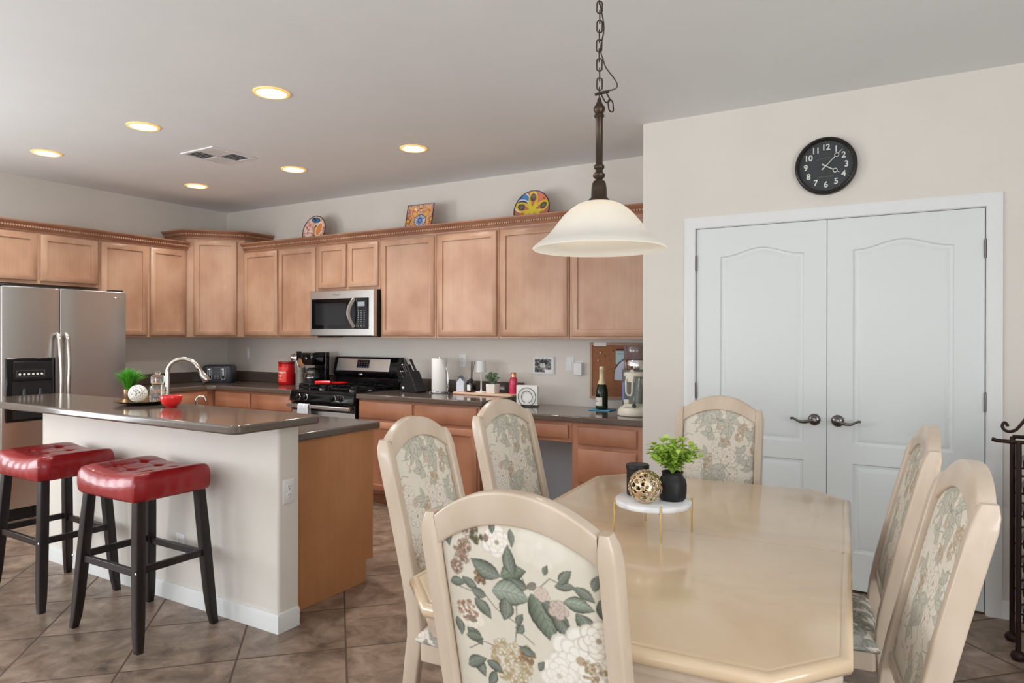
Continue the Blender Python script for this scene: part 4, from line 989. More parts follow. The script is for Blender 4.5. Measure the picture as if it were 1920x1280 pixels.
G().lathe(pf, (0, 0, 0), 36).ob('lower_jar', GLASS, jr)
G().lathe([(.001, .0995), (.030, .0995), (.034, .104), (.035, .140), (.028, .150), (.012, .154), (.014, .162), (.011, .169), (.001, .171)], (0, 0, 0), 32).ob('upper_jar', GLASS, jr)
o = G().lathe([(.001, 0), (.026, 0), (.029, .004), (.044, .016), (.054, .035), (.0565, .058), (.056, .0605), (.054, .060), (.050, .037), (.040, .018), (.025, .009), (.001, .008)], (3.058, -2.640, BT), 48).ob('bowl', REDC)
tag(o, 'glossy red ceramic bowl on the bar', 'bowl')

# faucet behind the bar
fc = thing('faucet', 'brushed nickel gooseneck faucet rising behind the raised bar', 'faucet', (2.55, -2.335, .9015))
d = Vector((.80, .60, 0)).normalized(); Rr = .092; H0 = .265; pts = [(0, 0, .03), (0, 0, .12), (0, 0, .2)]
for i in range(13):
    a = PI-PI*i/12*.87; pts.append(tuple(d*(Rr+Rr*math.cos(a))+Vector((0, 0, H0+Rr*math.sin(a)*.88))))
G().lathe([(.028, 0), (.028, .004), (.020, .010), (.018, .035), (.014, .04)], (0, 0, 0), 24).ob('base', NICKEL, fc)
G().tube(pts, .0135, 14).ob('spout', NICKEL, fc)
e = Vector(pts[-1]); dn = (Vector(pts[-1])-Vector(pts[-2])).normalized()
G().tube([e, e+dn*.012, e+dn*.016, e+dn*.06, e+dn*.098, e+dn*.103], [.0155, .0165, .0135, .019, .0235, .021], 18).ob('spray_head', NICKEL, fc)
lv = thing('soap_dispenser', 'small nickel soap dispenser pump behind the bar beside the red bowl', 'soap dispenser', (2.83, -2.33, .9015))
G().lathe([(.018, 0), (.018, .006), (.010, .012), (.008, .09)], (0, 0, 0), 16).ob('base', NICKEL, lv); G().tube(smooth([(0, 0, .085), (0, 0, .112), (.012, .012, .126), (.028, .028, .121), (.036, .036, .10)]), .0075, 12).ob('spout', NICKEL, lv)

# ------------------------------------------------------------------ things on the back counters
KZ = CZ+.0005
tt = thing('toaster', 'black and silver four-slice toaster in the counter corner', 'toaster', (.335, -.335, KZ), math.radians(38))
g = G().loft([[(px, py, z) for px, py in rrect(-.145+i, -.115+i, .145-i, .115-i, .03, 5)] for z, i in ((.008, .006), (.02, 0), (.150, 0), (.172, .008), (.180, .022))]); g.ob('body', CHAR, tt)
G().prism(rrect(-.13, -.10, .13, .10, .03), 0, .0078).ob('base', BLACKM, tt)
for x in (-.065, .065):
    g = G(); 
    pts = [(x-.020, -.1165, .150), (x-.020, -.1165, .055)]+[(x-.020*math.cos(a), -.1165, .055-.020*math.sin(a)) for a in [PI*i/8 for i in range(1, 8)]]+[(x+.020, -.1165, .055), (x+.020, -.1165, .150)]
    g.tube(pts, .0038, 8); g.ob('control_trim', mat('silver_trim', (196, 198, 202), .35, .5), tt)
    G().box(x-.008, -.1175, .075, x+.008, -.1155, .150).ob('lever_slot', mat('slot_silver', (150, 152, 156), .3, 1), tt)
    G().box(x-.011, -.130, .135, x+.011, -.1155, .146).ob('lever', CHROME, tt, bevel=.002)
    G().lathe([(.012, 0), (.012, .008), (.009, .012)], (x, -.1155, .055), 20, ax=(0, -1, 0)).ob('dial', BLACK, tt)
    for i, y in enumerate((-.035, .04)): G().box(x-.055, y-.012, .1675, x+.055, y+.012, .1812).ob('slot', BLACKM, tt)
for i in range(3):
    for x in (-.014, .014): G().box(x-.009, -.1168, .045+i*.015, x+.009, -.1155, .052+i*.015).ob('button', GREYP, tt)
cn = thing('coffee_canister', 'red plastic coffee canister with white lettering left of the utensils', 'canister', (1.175, -.20, KZ))
G().lathe([(.001, 0), (.072, 0), (.078, .006), (.078, .20), (.076, .207)], (0, 0, 0), 40).ob('tub', REDP, cn)
G().lathe([(.080, .2072), (.0815, .21), (.0815, .222), (.078, .228), (.001, .228)], (0, 0, 0), 40).ob('lid', mat('lid_dark_red', (150, 18, 22), .35), cn)
g = G().lathe([(.0786, .03), (.0786, .175)], (0, 0, 0), 60, False, False); bmesh.ops.delete(g.b, geom=[f for f in g.b.faces if f.calc_center_median().y > -.055], context='FACES'); g.ob('label', mat('label_red', (226, 70, 58), .4), cn)
text_obj('Folgers', .030, WHITE, cn, 'lettering', T((0, 0, 0)) @ RZ(.22) @ face_M(0, -.0792, .125), bold=.0004, bend=.079)
for zz, ww in ((.092, .030), (.080, .022), (.056, .026)):
    g = G()
    for i in range(9): a = -.22+ww/.079*(i-4)/4*.6; g.box(.0792*math.sin(.22+a)-.0022+.0, -.0794*math.cos(.22+a)-.0004, zz, .0792*math.sin(.22+a)+.0020, -.0794*math.cos(.22+a)+.0006, zz+.004)
    g.ob('print_line', WHITE, cn, flat=True)
ut = thing('utensil_crock', 'perforated steel utensil crock beside the coffee maker', 'utensil holder', (1.375, -.20, KZ))
G().lathe([(.001, 0), (.046, 0), (.048, .003), (.048, .172), (.050, .175), (.047, .175), (.046, .005), (.001, .004)], (0, 0, 0), 36).ob('cup', mat('satin_steel', (214, 212, 206), .38, .75), ut)
g = G()
for r in range(9):
    for k in range(22):
        a = 2*PI*k/22; c, s = math.cos(a), math.sin(a); g.lathe([(.0027, 0), (.0027, .0006)], (.0478*c, .0478*s, .02+r*.0165), 6, ax=(c, s, 0))
g.ob('perforations', BLACKM, ut, flat=True)
WS = mat('spoon_wood', (176, 128, 86), .6)
def tool(name, lab, m, top, kind, foot):
    o = thing(name, lab, 'utensil', (1.375, -.20, KZ), 0, 'utensils in the crock'); p0 = Vector(foot); p1 = Vector(top); G().tube([p0, p0.lerp(p1, .6), p1], [.005, .005, .005], 8).ob('handle', m, o); dd = (p1-p0).normalized()
    if kind == 'spoon': g = G(); g.sph((0, 0, 0), .026, 10, 1.4); g.xf(T(p1+dd*.025) @ Matrix.Rotation(math.atan2(dd.x, dd.z), 4, 'Y') @ Matrix.Diagonal((1, .3, 1, 1))); g.ob('bowl', m, o)
    if kind == 'ladle': g = G().lathe([(.001, -.030), (.025, -.022), (.040, 0), (.038, 0), (.024, -.019), (.001, -.026)], (0, 0, 0), 24, ax=(.15, -1, .2)); g.xf(T(p1+Vector((-.01, -.02, .0)))); g.ob('bowl', m, o)
    if kind == 'turner': G().prism_y(rrect(p1.x-.035, p1.z-.005, p1.x+.035, p1.z+.085, .012), p1.y-.002, p1.y+.002).ob('blade', m, o)
    if kind == 'whisk':
        for k in range(5):
            a = PI*k/5; pts = [p1+Vector((.022*math.sin(t)*math.cos(a), .022*math.sin(t)*math.sin(a), .09*(1-math.cos(t))/2)) for t in [2*PI*i/14 for i in range(15)]]; G().tube(pts, .001, 5, False).ob('wire', m, o)
tool('ladle', 'steel ladle hooked high in the utensil crock, leaning left', CHROME, (-.055, -.01, .27), 'ladle', (.015, 0, .02))
tool('turner', 'black slotted turner in the utensil crock', BLACKM, (-.045, .02, .245), 'turner', (.01, .01, .02))
tool('wooden_spoon', 'thicker wooden spoon in the utensil crock, left one', WS, (-.008, 0, .205), 'spoon', (.01, .02, .02))
tool('wooden_spoon', 'wooden spoon in the utensil crock nearer the coffee maker', WS, (.030, -.01, .20), 'spoon', (-.01, -.02, .02))
tool('whisk', 'thin wire whisk in the utensil crock', CHROME, (.045, .01, .195), 'whisk', (-.01, 0, .02))
# coffee maker
cm = thing('coffee_maker', 'black drip coffee maker with glass carafe left of the range', 'coffee maker', (1.60, -.22, KZ), -.12)
G().prism(rrect(-.095, -.13, .095, .10, .03), 0, .035).ob('base', BLACK, cm, bevel=.004)
G().lathe([(.07, .0355), (.07, .038), (.001, .038)], (0, -.045, 0), 32).ob('warming_plate', CHAR, cm)
G().prism(rrect(-.085, .045, .085, .10, .012), .0355, .325).ob('tower', BLACK, cm, bevel=.004)
G().loft([[(px, py, z) for px, py in rrect(-.09+i, -.11+i, .09-i, .044, .03)] for z, i in ((.205, .02), (.225, .004), (.300, .0), (.322, .006))]).ob('brew_basket', BLACK, cm)
cf = G().lathe([(.001, .0390), (.055, .0390), (.068, .055), (.072, .085), (.064, .125), (.048, .148), (.048, .152), (.046, .152), (.046, .148), (.061, .125), (.069, .085), (.065, .057), (.052, .042), (.001, .042)], (0, -.045, 0), 36).ob('carafe', GLASS, cm)
G().lathe([(.062, .060), (.0665, .062), (.0665, .085), (.001, .085)], (0, -.045, 0), 32).ob('coffee', mat('coffee', (18, 10, 8), .2), cf)
G().lathe([(.050, .1525), (.052, .156), (.050, .168), (.030, .178), (.001, .18)], (0, -.045, 0), 32).ob('carafe_lid', BLACKM, cf); G().lathe([(.0735, .083), (.0742, .086), (.0735, .089)], (0, -.045, 0), 36, False, False).ob('band', CHROME, cf)
G().tube([(.050, -.06, .158), (.085, -.075, .155), (.105, -.085, .125), (.102, -.085, .085), (.080, -.075, .065), (.070, -.065, .070)], [.008, .009, .010, .009, .008, .006], 10).ob('handle', BLACKM, cf)
g = G().lathe([(.014, 0), (.014, .002), (.012, .003)], (0, -.1102, .268), 24, ax=(0, -1, 0)); g.ob('badge', CHROME, cm)
# knife block
kb = thing('knife_block', 'slanted black knife block full of knives right of the range', 'knife block', (2.785, -.235, KZ), math.radians(-14))
G().prism_y([(-.105, 0), (.120, 0), (.128, .012), (.022, .182), (-.050, .140), (-.108, .058)], -.055, .055).ob('block', BLACKM, kb, bevel=.004)
g = G().lathe([(.017, 0), (.017, .0015), (.014, .002)], (0, 0, 0), 20); g.xf(T((-.060, -.0555, .035)) @ Matrix.Rotation(PI/2, 4, 'X') @ Matrix.Diagonal((1, .6, 1, 1))); g.ob('badge', WHITE, kb)
kx = Vector((-.60, 0, .80)); i = 0
for base, L, kind in (((.004, -.03, .168), .12, 1), ((.010, .03, .172), .125, 1), ((-.034, -.037, .147), .10, 2), ((-.036, 0, .146), .095, 2), ((-.034, .034, .147), .10, 2), ((-.072, -.038, .108), .075, 3), ((-.073, -.013, .107), .075, 3), ((-.073, .013, .107), .075, 3), ((-.072, .038, .108), .075, 3), ((-.098, -.02, .072), .05, 4)):
    dd = Matrix.Rotation(0, 3, 'Y') @ kx; p = Vector(base); q = p+dd*L
    if kind == 4:
        for s in (-1, 1): k = Vector((-.04, s*.012, .03)); g = G().tube([p, p+k*.5] + [p+k+Vector((.016*math.cos(a), 0, .02*math.sin(a))) for a in [2*PI*j/12 for j in range(13)]], .005, 8); o = g.ob('scissor_handle', BLACKM, kb)
        continue
    hd = G().tube([p, p.lerp(q, .15), p.lerp(q, .5), q], [.009, .0115, .010, .012] if kind < 3 else [.007, .009, .008, .009], 8).ob('knife_handle', BLACKM, kb)
    G().tube([q, q+dd*.006], [.0122, .011] if kind < 3 else [.0092, .008], 10).ob('end_cap', CHROME if kind > 1 else BLACKM, hd)
# paper towel holder and roll
ph = thing('paper_towel_holder', 'chrome wire paper towel stand on the counter', 'paper towel holder', (3.045, -.20, KZ))
g = G().tube([(.078*math.cos(a), .078*math.sin(a), .010) for a in [2*PI*i/32 for i in range(33)]], .004, 8, False)
for a in (.6, 2.2, 3.9, 5.4): g.sph((.078*math.cos(a), .078*math.sin(a), .006), .006, 8)
g.ob('base_ring', CHROME, ph); g = G().tube([(.078, -.01, .010), (.096, -.012, .016), (.100, -.012, .04), (.100, -.012, .17), (.088, -.012, .200), (.080, -.012, .215), (.084, -.012, .228)], .0032, 8); g.ob('side_arm', CHROME, ph)
G().cyl((0, 0, .010), (0, 0, .302), .004).ob('center_rod', CHROME, ph)
G().tube([(-.078, 0, .010), (.078, 0, .010)], .003, 8).ob('cross_bar', CHROME, ph)
pt = G().lathe([(.018, .016), (.064, .016), (.065, .018), (.065, .292), (.064, .294), (.018, .294), (.018, .016)], (3.045, -.20, KZ), 48, False, False).ob('paper_towel_roll', PAPER); tag(pt, 'white paper towel roll on the chrome stand', 'paper towel')
# board with decor
o = G().prism(rrect(-.29, -.075, .29, .075, .02), 0, .018).ob('serving_board', BOARDW, bevel=.005, loc=(3.495, -.17, KZ)); o.rotation_euler = (0, 0, -.03); tag(o, 'pale wooden board under the small ornaments by the backsplash', 'board')
OZ = KZ+.0186
hs = thing('house_figurine', 'small pale wooden house figurine on the board, with a twig bow', 'figurine', (3.250, -.165, OZ))
HB = mat('pale_blue_paint', (206, 212, 224), .6)
G().prism_y([(-.038, 0), (.038, 0), (.038, .075), (0, .115), (-.038, .075)], -.022, .022).ob('house', HB, hs, bevel=.002)
g = G().tube([(.041, 0, .072), (0, 0, .118), (-.041, 0, .072)], 1, 4, sq=(.024, .002)); g.ob('roof', GREYP, hs)
g = G()
for k in range(9): a = k*.8; leaf_mesh(g, (-.005, -.01, .118), (math.cos(a), math.sin(a)*.5, .25), .035, .010)
g.ob('bow', mat('bow_grey', (86, 92, 88), .7), hs)
df = thing('reed_diffuser', 'black reed diffuser bottle with dark sticks on the board', 'diffuser', (3.345, -.165, OZ))
G().loft([[(px, py, z) for px, py in rrect(-w_, -w_, w_, w_, .006)] for z, w_ in ((0, .030), (.003, .032), (.068, .032), (.076, .026), (.080, .014), (.092, .012))]).ob('bottle', BLACK, df)
G().lathe([(.018, .0921), (.018, .098), (.014, .110), (.012, .110)], (0, 0, 0), 20).ob('collar', BLACKM, df); G().box(-.017, -.0335, .012, .017, -.0325, .062).ob('label', WHITE, df)
for a, b_ in ((.022, .0), (.030, .01), (.012, -.01), (.026, -.012), (-.022, .006), (-.008, .012), (.036, .004)): G().tube([(a*.1, b_*.1, .05), (a*.3, b_*.3, .11), (a, b_, .255)], .0016, 6).ob('reed', BLACKM if a > 0 else mat('tan_reed', (150, 130, 110), .7), df)
tl = thing('table_lamp', 'tiny white table lamp with drum shade on the board', 'lamp', (3.437, -.15, OZ))
G().lathe([(.001, 0), (.048, 0), (.048, .005), (.010, .009), (.006, .02), (.006, .175)], (0, 0, 0), 28).ob('stand', WHITE, tl)
G().lathe([(.046, .168), (.040, .262), (.038, .262), (.044, .168), (.046, .168)], (0, 0, 0), 40, False, False).ob('lamp_shade', WHITE, tl); G().cyl((-.044, 0, .20), (.044, 0, .20), .0015, n=6).ob('shade_spider', WHITE, tl)
sp_ = thing('potted_plant', 'sage green plant in a white cube pot on the board', 'plant', (3.560, -.165, OZ))
G().loft([[(px, py, z) for px, py in rrect(-w_, -w_, w_, w_, .006)] for z, w_ in ((0, .038), (.004, .041), (.072, .043), (.074, .040), (.062, .039))]).ob('pot', BONE, sp_)
bush('plant', LEAF2, sp_, (0, 0, .062), 34, .085, .100, 6, .024, .014, 8, 5)
pk = thing('pink_bottle', 'tall pink bottle with rose gold cap at the counter end', 'bottle', (3.735, -.13, KZ))
G().lathe([(.001, 0), (.030, 0), (.033, .005), (.033, .13), (.028, .145), (.020, .152)], (0, 0, 0), 32).ob('body', PINK, pk); G().lathe([(.022, .1525), (.022, .185), (.019, .190), (.001, .190)], (0, 0, 0), 28).ob('cap', mat('copper_cap', (226, 150, 110), .25, .9), pk)


# things on the desk counter
QZ = .8465
nr = thing('napkin_holder', 'black wire napkin holder with two concentric rings on the desk', 'napkin holder', (3.925, -.235, QZ), math.radians(10))
for yy in (-.022, .022):
    g = G()
    for R_ in (.072, .045): g.tube([(R_*math.sin(a), yy, .075-R_*math.cos(a)*1.0) for a in [PI*.10+(2*PI*.9)*i/40 for i in range(41)]], .0021, 6)
    g.ob('ring_frame', BLACKM, nr)
g = G().tube([(-.085, -.03, .004), (-.05, -.022, .008), (.05, -.022, .008), (.085, -.03, .004)], .0035, 6).tube([(-.085, .03, .004), (-.05, .022, .008), (.05, .022, .008), (.085, .03, .004)], .0035, 6)
for x in (-.05, .05): g.tube([(x, -.022, .008), (x, .022, .008)], .003, 6)
g.ob('base', BLACKM, nr)
g = G(); zz = -.016
for k in range(9): g.prism_y(rrect(-.088+.002*(k % 3), .0125, .084, .165-.002*(k % 4), .004), zz, zz+.0028); zz += .0034
o = g.ob('napkin_stack', PAPER, loc=(3.925, -.235, QZ)); o.rotation_euler = (0, 0, math.radians(10)); o['kind'] = 'stuff'; tag(o, 'stack of white paper napkins in the wire holder', 'napkins')
o = G().prism(rrect(-.085, -.07, .085, .07, .006), 0, .006).ob('coaster', BLUEM, bevel=.002, loc=(4.525, -.17, QZ)); tag(o, 'square blue trivet under the champagne bottle', 'trivet')
cb = thing('champagne_bottle', 'green champagne bottle with cream foil and white label', 'bottle', (4.520, -.17, QZ+.0065))
G().lathe([(.001, .004), (.030, .0), (.044, .004), (.046, .015), (.046, .125), (.042, .155), (.030, .190), (.019, .220), (.0175, .24)], (0, 0, 0), 40).ob('bottle', GREENG, cb)
G().lathe([(.0325, .186), (.0205, .220), (.0185, .245), (.0175, .288), (.0195, .292), (.0195, .306), (.016, .318), (.001, .321)], (0, 0, 0), 36, True).ob('foil', mat('cream_foil', (226, 208, 170), .4, .2), cb)
def part_cyl(r, z0, z1, a0, a1, n=24, r1=None):
    g = G(); L = [[g.b.verts.new((rr_*math.cos(a0+(a1-a0)*i/n), rr_*math.sin(a0+(a1-a0)*i/n), z)) for i in range(n+1)] for z, rr_ in ((z0, r), (z1, r1 or r))]
    for i in range(n): g.face((L[0][i], L[0][i+1], L[1][i+1], L[1][i]))
    return g
part_cyl(.0466, .028, .090, -PI*1.05, -PI*.35).ob('label', mat('label_white', (228, 222, 214), .5), cb)
part_cyl(.0469, .058, .064, -PI*.92, -PI*.60).ob('print_line', BLACKM, cb); part_cyl(.0469, .072, .075, -PI*.88, -PI*.64).ob('print_line', mat('foil_gold', (190, 160, 100), .4, .6), cb)
# blender
bl = thing('blender', 'cream stand blender with clear jug beside the pantry wall', 'blender', (4.845, -.362, QZ), .15)
G().lathe([(.095, 0), (.112, .002), (.116, .010), (.112, .035), (.098, .055), (.080, .066), (.055, .075), (.050, .082)], (0, 0, 0), 48, True, True).ob('base', CREAM, bl)
G().prism(rrect(-.055, -.095, .045, -.03, .012), .060, .085).ob('control_deck', CREAM, bl, bevel=.004)
G().lathe([(.014, 0), (.014, .012), (.010, .015)], (.02, -.094, .073), 16, ax=(0, -1, .3)).ob('knob', mat('green_knob', (18, 60, 44), .3), bl)
G().lathe([(.048, .0825), (.050, .086), (.062, .235), (.066, .27), (.063, .27), (.059, .235), (.047, .090), (.001, .088)], (0, 0, 0), 40, True).ob('jug', GLASS, bl)
G().lathe([(.070, .2705), (.073, .274), (.073, .290), (.066, .298), (.001, .30)], (0, 0, 0), 40).ob('jug_lid', CREAM, bl)
g = G().tube([(-.020, -.088, .262), (-.021, -.104, .24), (-.020, -.104, .165), (-.010, -.096, .145), (.014, -.096, .145), (.024, -.104, .165), (.025, -.104, .24), (.024, -.088, .262), (-.020, -.088, .262)], .0075, 8); g.box(-.026, -.096, .235, .030, -.060, .278); g.xf(RZ(-.15)); g.ob('handle', CREAM, bl)
G().lathe([(.018, .088), (.006, .10), (.004, .125)], (0, 0, 0), 12).ob('blade', STEEL, bl)
G().box(-.055, -.084, .0855, -.02, -.070, .115).ob('latch', CREAM, bl, bevel=.003)
fp = thing('food_processor', 'food processor with smoky bowl and steel band behind the blender', 'food processor', (4.79, -.137, QZ))
G().prism(rrect(-.095, -.085, .095, .085, .02), 0, .31).ob('base', mat('grey_green_plastic', (104, 106, 100), .4), fp, bevel=.005)
G().sph((-.01, -.088, .285), .022, 10, 1.2).ob('spout', CREAM, fp)
G().prism_y(rrect(-.086, .08, -.072, .22, .004), -.0875, -.0852).ob('jug_scale', mat('blue_print', (110, 135, 215), .4), fp)
G().lathe([(.100, .3105), (.102, .315), (.102, .375), (.098, .38)], (0, 0, 0), 44, True, True).ob('steel_band', CHROME, fp)
G().lathe([(.096, .3805), (.100, .386), (.106, .475), (.104, .479), (.001, .482)], (0, 0, 0), 44).ob('bowl', mat('smoky_plastic', (122, 104, 104), .12, coat=.4), fp)
# cork board and papers
kbd = thing('cork_board', 'wood-framed cork board on the wall above the desk', 'cork board', (4.66, -.001, 1.130))
G().box(-.285, -.012, -.195, .285, -.001, .195).ob('cork_panel', CORK, kbd)
fw = mat('board_frame', (186, 150, 128), .5)
G().loft([[(sx_*(.305-o_), -d_, sz_*(.215-o_)) for sx_, sz_ in ((-1, -1), (1, -1), (1, 1), (-1, 1))] for o_, d_ in ((0, 0), (0, .018), (.004, .020), (.018, .020), (.022, .012), (.022, .0))], False, False).ob('frame', fw, kbd)
G().box(-.27, -.024, .190, -.165, -.0205, .215).ob('name_strip', WHITE, kbd)
for n_, (x, z, c_) in enumerate(((-.235, .08, WHITE), (-.215, .14, WHITE), (-.12, .155, BRASS), (-.185, .115, BRASS))):
    g = G().sph((x, -.020, z), .006, 8); g.cyl((x, -.016, z), (x, -.012, z), .002, n=6); o = g.ob('push_pin', c_); o.location = (4.66, -.001, 1.130); tag(o, ['white push pin low at the left of the cork board', 'white push pin above it at the left of the cork board', 'brass push pin at the top middle of the cork board', 'brass push pin left of centre on the cork board'][n_], 'push pin', 'push pins in the cork board')
o = G().box(4.568, -.0165, 1.185, 4.66, -.0135, 1.285).ob('note', mat('teal_paper', (178, 206, 208), .7)); tag(o, 'pale teal note pinned to the cork board', 'note')
G().box(4.582, -.0169, 1.260, 4.632, -.0166, 1.263).ob('ink_line', BLACKM, o)
o = G().box(4.572, -.0205, 1.286, 4.665, -.0167, 1.300).ob('card', mat('plum_paper', (96, 30, 60), .7)); tag(o, 'dark plum card edge pinned above the teal note', 'card')
g = G().prism_y([(4.560, 1.060), (4.690, 1.060), (4.690, 1.245), (4.665, 1.240), (4.595, 1.190), (4.568, 1.150)], -.026, -.0208); o = g.ob('pouch', mat('lavender_cloth', (200, 204, 222), .5), bevel=.002); tag(o, 'lavender white pouch hanging on the cork board', 'pouch')
G().tube([(4.568, -.028, 1.150), (4.60, -.028, 1.195), (4.668, -.028, 1.245)], .004, 8).ob('strap', mat('strap_grey', (90, 84, 84), .6), o)
# photo calendar on the wall
cl = thing('photo_calendar', 'white wall calendar frame with a black and white photo', 'calendar', (3.945, -.001, 1.158))
g = slab(G(), -.097, .097, -.070, .072, [(0, 0), (0, .016), (.004, .019)]); g.ob('frame', WHITE, cl)
c = Cloth(.15, .105, (90, 90, 94), .001); RNG = np.random.RandomState(2); c.n = c.noise(7)*.5+c.noise(18)*.5; c.a = np.clip(.16+c.n[..., None]*1.1+0*c.a, .008, .8); c.put(((c.X > .092) & (c.Y > .082)).astype(float), srgb((236, 236, 238)))
for x in (.06, .085): c.put((np.hypot(c.X-x, (c.Y-.05)*.6) < .012).astype(float), srgb((220, 220, 222)), .8)
UX_, VZ_ = np.meshgrid(np.linspace(-.075, .075, 150), np.linspace(-.0525, .0525, 105)); P = np.stack([UX_, -.0196+0*UX_, VZ_-.002], -1)
o = mesh_ob('photograph', patterned_grid([(P, c.at(UX_+.075, .0525-VZ_))]), vcol('photo_print', .5), cl)
g = G()
for x in (-.035, .0, .035): g.sph((x, -.022, .060), .006, 8)
g.ob('clips', CHROME, cl)

# ------------------------------------------------------------------ painted plates on top of the cabinets
def plate_disc(name, lab, c, R_, pat, square=False, tilt=12):
    n = 90; u = np.linspace(-1, 1, n); U_, V_ = np.meshgrid(u, u)
    if square: X_, Z_ = U_*R_, V_*R_; q = np.maximum(np.abs(U_), np.abs(V_))
    else:
        X_ = U_*np.sqrt(1-V_**2/2)*R_; Z_ = V_*np.sqrt(1-U_**2/2)*R_; q = np.hypot(X_, Z_)/R_
    Y_ = .016*(1-np.clip((q-.60)/.4, 0, 1)**1.5) if True else 0
    P = np.stack([X_, Y_-.016, Z_], -1); Pb = P[:, ::-1]+np.array([0, .006, 0])
    me = patterned_grid([(P, pat.at(X_+R_, R_-Z_)), (Pb, np.ones_like(P)*srgb((150, 90, 60)))]); o = mesh_ob(name, me, GLAZE)
    o.location = c; o.rotation_euler = (math.radians(-tilt), 0, 0); return tag(o, lab, 'plate', 'painted plates on top of the cabinets')
def ray_pat(c, cx, cy, n, R1, w_, col, ph=0):
    dx = c.X-cx; dy = c.Y-cy; r = np.hypot(dx, dy); th = np.arctan2(dy, dx)
    d = np.abs(((th-ph)*n/(2*PI)+.5) % 1-.5)*2*PI/n*r; c.put(((d < w_) & (r < R1)).astype(float), srgb(col))
def loopp(c, cx, cy, rx, ry, ang, w_, col, fill=None):
    dx = c.X-cx; dy = c.Y-cy; a = (dx*math.cos(ang)+dy*math.sin(ang))/rx; b = (-dx*math.sin(ang)+dy*math.cos(ang))/ry; q = np.hypot(a, b)
    if fill: c.put((q < 1).astype(float), srgb(fill))
    c.put((np.abs(q-1) < w_/min(rx, ry)).astype(float), srgb(col))
RNG = np.random.RandomState(8)
NAVY = (26, 28, 62); S1 = .15
p1 = Cloth(2*S1, 2*S1, (238, 206, 188), .0015)
for k in range(150): x, y = RNG.rand(2)*2*S1; col = ((206, 70, 60), (238, 240, 236), (226, 120, 110))[RNG.randint(3)] if x < S1 else ((236, 150, 60), (70, 150, 160), (236, 200, 80), (214, 90, 60))[RNG.randint(4)]; loopp(p1, x, y, .006+.01*RNG.rand(), .004, RNG.rand()*3, .002, col, col if RNG.rand() < .5 else None)
ray_pat(p1, S1, S1*1.25, 9, .09, .003, (196, 110, 60)); loopp(p1, S1, S1*1.0, .05, .02, PI/2, .003, (110, 90, 40), (236, 150, 90)); loopp(p1, S1*1.35, S1*.9, .04, .07, .3, .004, (246, 246, 240), (236, 150, 80)); loopp(p1, S1, S1*.28, .05, .022, .1, .003, NAVY, (50, 130, 180)); loopp(p1, S1*.9, S1*.22, .02, .01, .8, .002, NAVY, (20, 60, 120))
p1.put((np.hypot(p1.X-S1, p1.Y-S1) > S1*.945).astype(float), srgb(NAVY)); p1.done()
p2 = Cloth(2*.145, 2*.145, (222, 160, 110), .0015); S2 = .145
for k in range(160): x, y = RNG.rand(2)*2*S2; col = ((206, 90, 70), (244, 226, 206), (150, 120, 170), (236, 190, 90))[RNG.randint(4)]; loopp(p2, x, y, .008, .005, RNG.rand()*3, .002, col, col if RNG.rand() < .4 else None)
for k in range(4): a = PI/4+k*PI/2; loopp(p2, S2+.075*math.cos(a), S2+.075*math.sin(a), .05, .024, a, .003, (206, 110, 60), (236, 178, 96))
loopp(p2, S2, S2, .062, .052, 0, .003, NAVY, (226, 230, 240)); ray_pat(p2, S2, S2, 17, .058, .0035, (50, 80, 150)); loopp(p2, S2, S2, .02, .02, 0, .003, (40, 60, 120), (120, 150, 200))
for k in range(4): a = k*PI/2; loopp(p2, S2+.125*math.cos(a), S2+.125*math.sin(a), .022, .022, 0, .003, (60, 30, 20), (236, 170, 60))
p2.put((np.maximum(np.abs(p2.X-S2), np.abs(p2.Y-S2)) > S2*.95).astype(float), srgb((30, 26, 40))); p2.done()
p3 = Cloth(2*.16, 2*.16, (196, 110, 84), .0015); S3 = .16
loopp(p3, S3*.5, S3*.45, .07, .05, .8, .004, (244, 240, 232), (70, 130, 190)); loopp(p3, S3*.42, S3*.75, .06, .05, 0, .004, (236, 236, 232), (60, 50, 90)); loopp(p3, S3*1.5, S3*.5, .06, .05, -.6, .006, (230, 120, 110), (226, 130, 90))
for k in range(80): x, y = RNG.rand(2)*2*S3; col = ((206, 120, 160), (90, 150, 130), (226, 150, 80), (30, 30, 44))[RNG.randint(4)]; loopp(p3, x, y, .008, .004, RNG.rand()*3, .002, col)
for k in range(5): a = -PI/2+k*2*PI/5; loopp(p3, S3+.085*math.cos(a), S3+.085*math.sin(a), .062, .036, a, .006, (222, 200, 60), (196, 120, 90)); loopp(p3, S3+.105*math.cos(a), S3+.105*math.sin(a), .026, .022, a, .003, (40, 40, 40), (110, 100, 90))
ray_pat(p3, S3, S3, 10, .085, .0045, (226, 206, 66)); p3.put((np.hypot(p3.X-S3, p3.Y-S3) > S3*.95).astype(float), srgb((22, 22, 40))); p3.done()
plate_disc('decorative_plate', 'round painted plate left of the row, pink and orange, above the microwave', (1.53, -.17, 2.405), S1, p1)
plate_disc('decorative_plate', 'square painted plate with a blue flower centre on the cabinets', (2.825, -.19, 2.395), S2, p2, True)
plate_disc('decorative_plate', 'round painted plate with yellow star rays, nearest the pendant lamp', (3.925, -.17, 2.388), S3, p3)

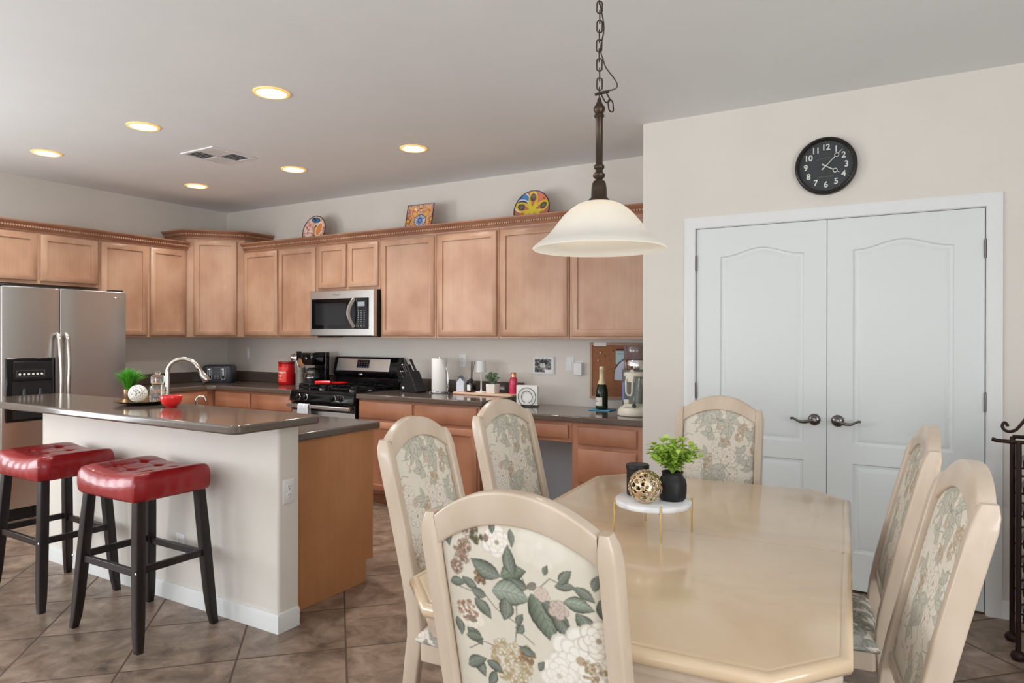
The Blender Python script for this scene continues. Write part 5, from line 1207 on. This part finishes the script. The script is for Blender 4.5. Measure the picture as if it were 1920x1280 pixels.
# ------------------------------------------------------------------ wrought iron wine rack with bottles
wr = thing('wine_rack', 'wrought iron wine rack with scrolled top at the right edge', 'wine rack', (6.915, -1.24, 0))
for x, y in ((0, 0), (.40, 0), (.0, .22), (.40, .22)):
    g = G().tube([(x, y, .03), (x, y, .938)], .011, 8); g.lathe([(.001, 0), (.024, .004), (.030, .018), (.024, .034), (.010, .042)], (x, y, 0), 16); g.ob('post', IRON, wr)
G().tube([(-.096, 0, .948), (-.075, 0, .942), (-.04, 0, .941), (0, 0, .940), (.4, 0, .940), (.45, 0, .942), (.49, 0, .948)], .0085, 8).ob('top_rail', IRON, wr)
G().tube([(0, .22, .938), (.4, .22, .938)], .0085, 8).ob('back_rail', IRON, wr)
for s, cx_ in ((1, 0), (-1, .4)):
    pts = [(cx_+s*(-.030+.017*math.cos(a)*(1-.05*i/3)), 0, 1.005+.017*math.sin(a)) for i, a in enumerate([.3-i*.45 for i in range(-2, 10)])][::-1]
    pts2 = [(cx_+s*x, 0, z) for x, z in ((-.052, 1.022), (-.058, 1.006), (-.050, .990), (-.034, .984), (-.012, .992), (.008, 1.018), (.03, 1.05), (.06, 1.064), (.10, 1.058), (.13, 1.03), (.15, .99), (.2, .945))]
    G().tube(smooth([(cx_+s*-.040, 0, 1.006), (cx_+s*-.042, 0, 1.016)]+pts2), .0065, 8).ob('scroll', IRON, wr)
    G().tube([(cx_+s*(.075+.022*math.cos(a)), 0, 1.022+.028*math.sin(a)) for a in [i*.5 for i in range(13)]], .0045, 8).ob('scroll_ring', IRON, wr)
BG = [mat('wine_dark', (18, 20, 22), .1), mat('wine_blue', (24, 26, 70), .12), mat('wine_brown', (70, 44, 30), .15)]
wz = [.847, .732, .628, .502, .399, .295, .180]; wn_ = ['topmost', 'second from the top', 'third from the top', 'middle', 'third from the bottom', 'second from the bottom', 'lowest']
for r_, z in enumerate(wz):
    g = G()
    for k in range(3): x = .065+k*.135; g.tube([(x+.048*math.cos(a), -.0, z+.048*math.sin(a)) for a in [2*PI*i/20 for i in range(21)]], .0035, 6, False)
    g.tube([(0, 0, z-.052), (.4, 0, z-.052)], .0045, 6).tube([(0, .22, z-.052), (.4, .22, z-.052)], .0045, 6); g.ob('bottle_shelf', IRON, wr)
    for k in range(3):
        bt = thing('wine_bottle', '%s bottle, %s column, lying in the iron wine rack' % (wn_[r_], ('left', 'middle', 'right')[k]), 'bottle', (6.915+.065+k*.135, -1.26, z), 0, 'wine bottles in the rack')
        G().lathe([(.001, -.006), (.030, 0), (.038, .004), (.039, .012), (.039, .185), (.030, .215), (.015, .235), (.0145, .29), (.016, .292), (.016, .305), (.001, .306)], (0, 0, -.006), 24, ax=(0, 1, 0)).ob('glass', BG[(r_*2+k) % 3 if r_ not in (0, 1, 2) else (0 if k else 0)], bt)
        G().lathe([(.0158, .250), (.0162, .306)], (0, 0, -.006), 20, ax=(0, 1, 0)).ob('capsule', BG[2], bt)
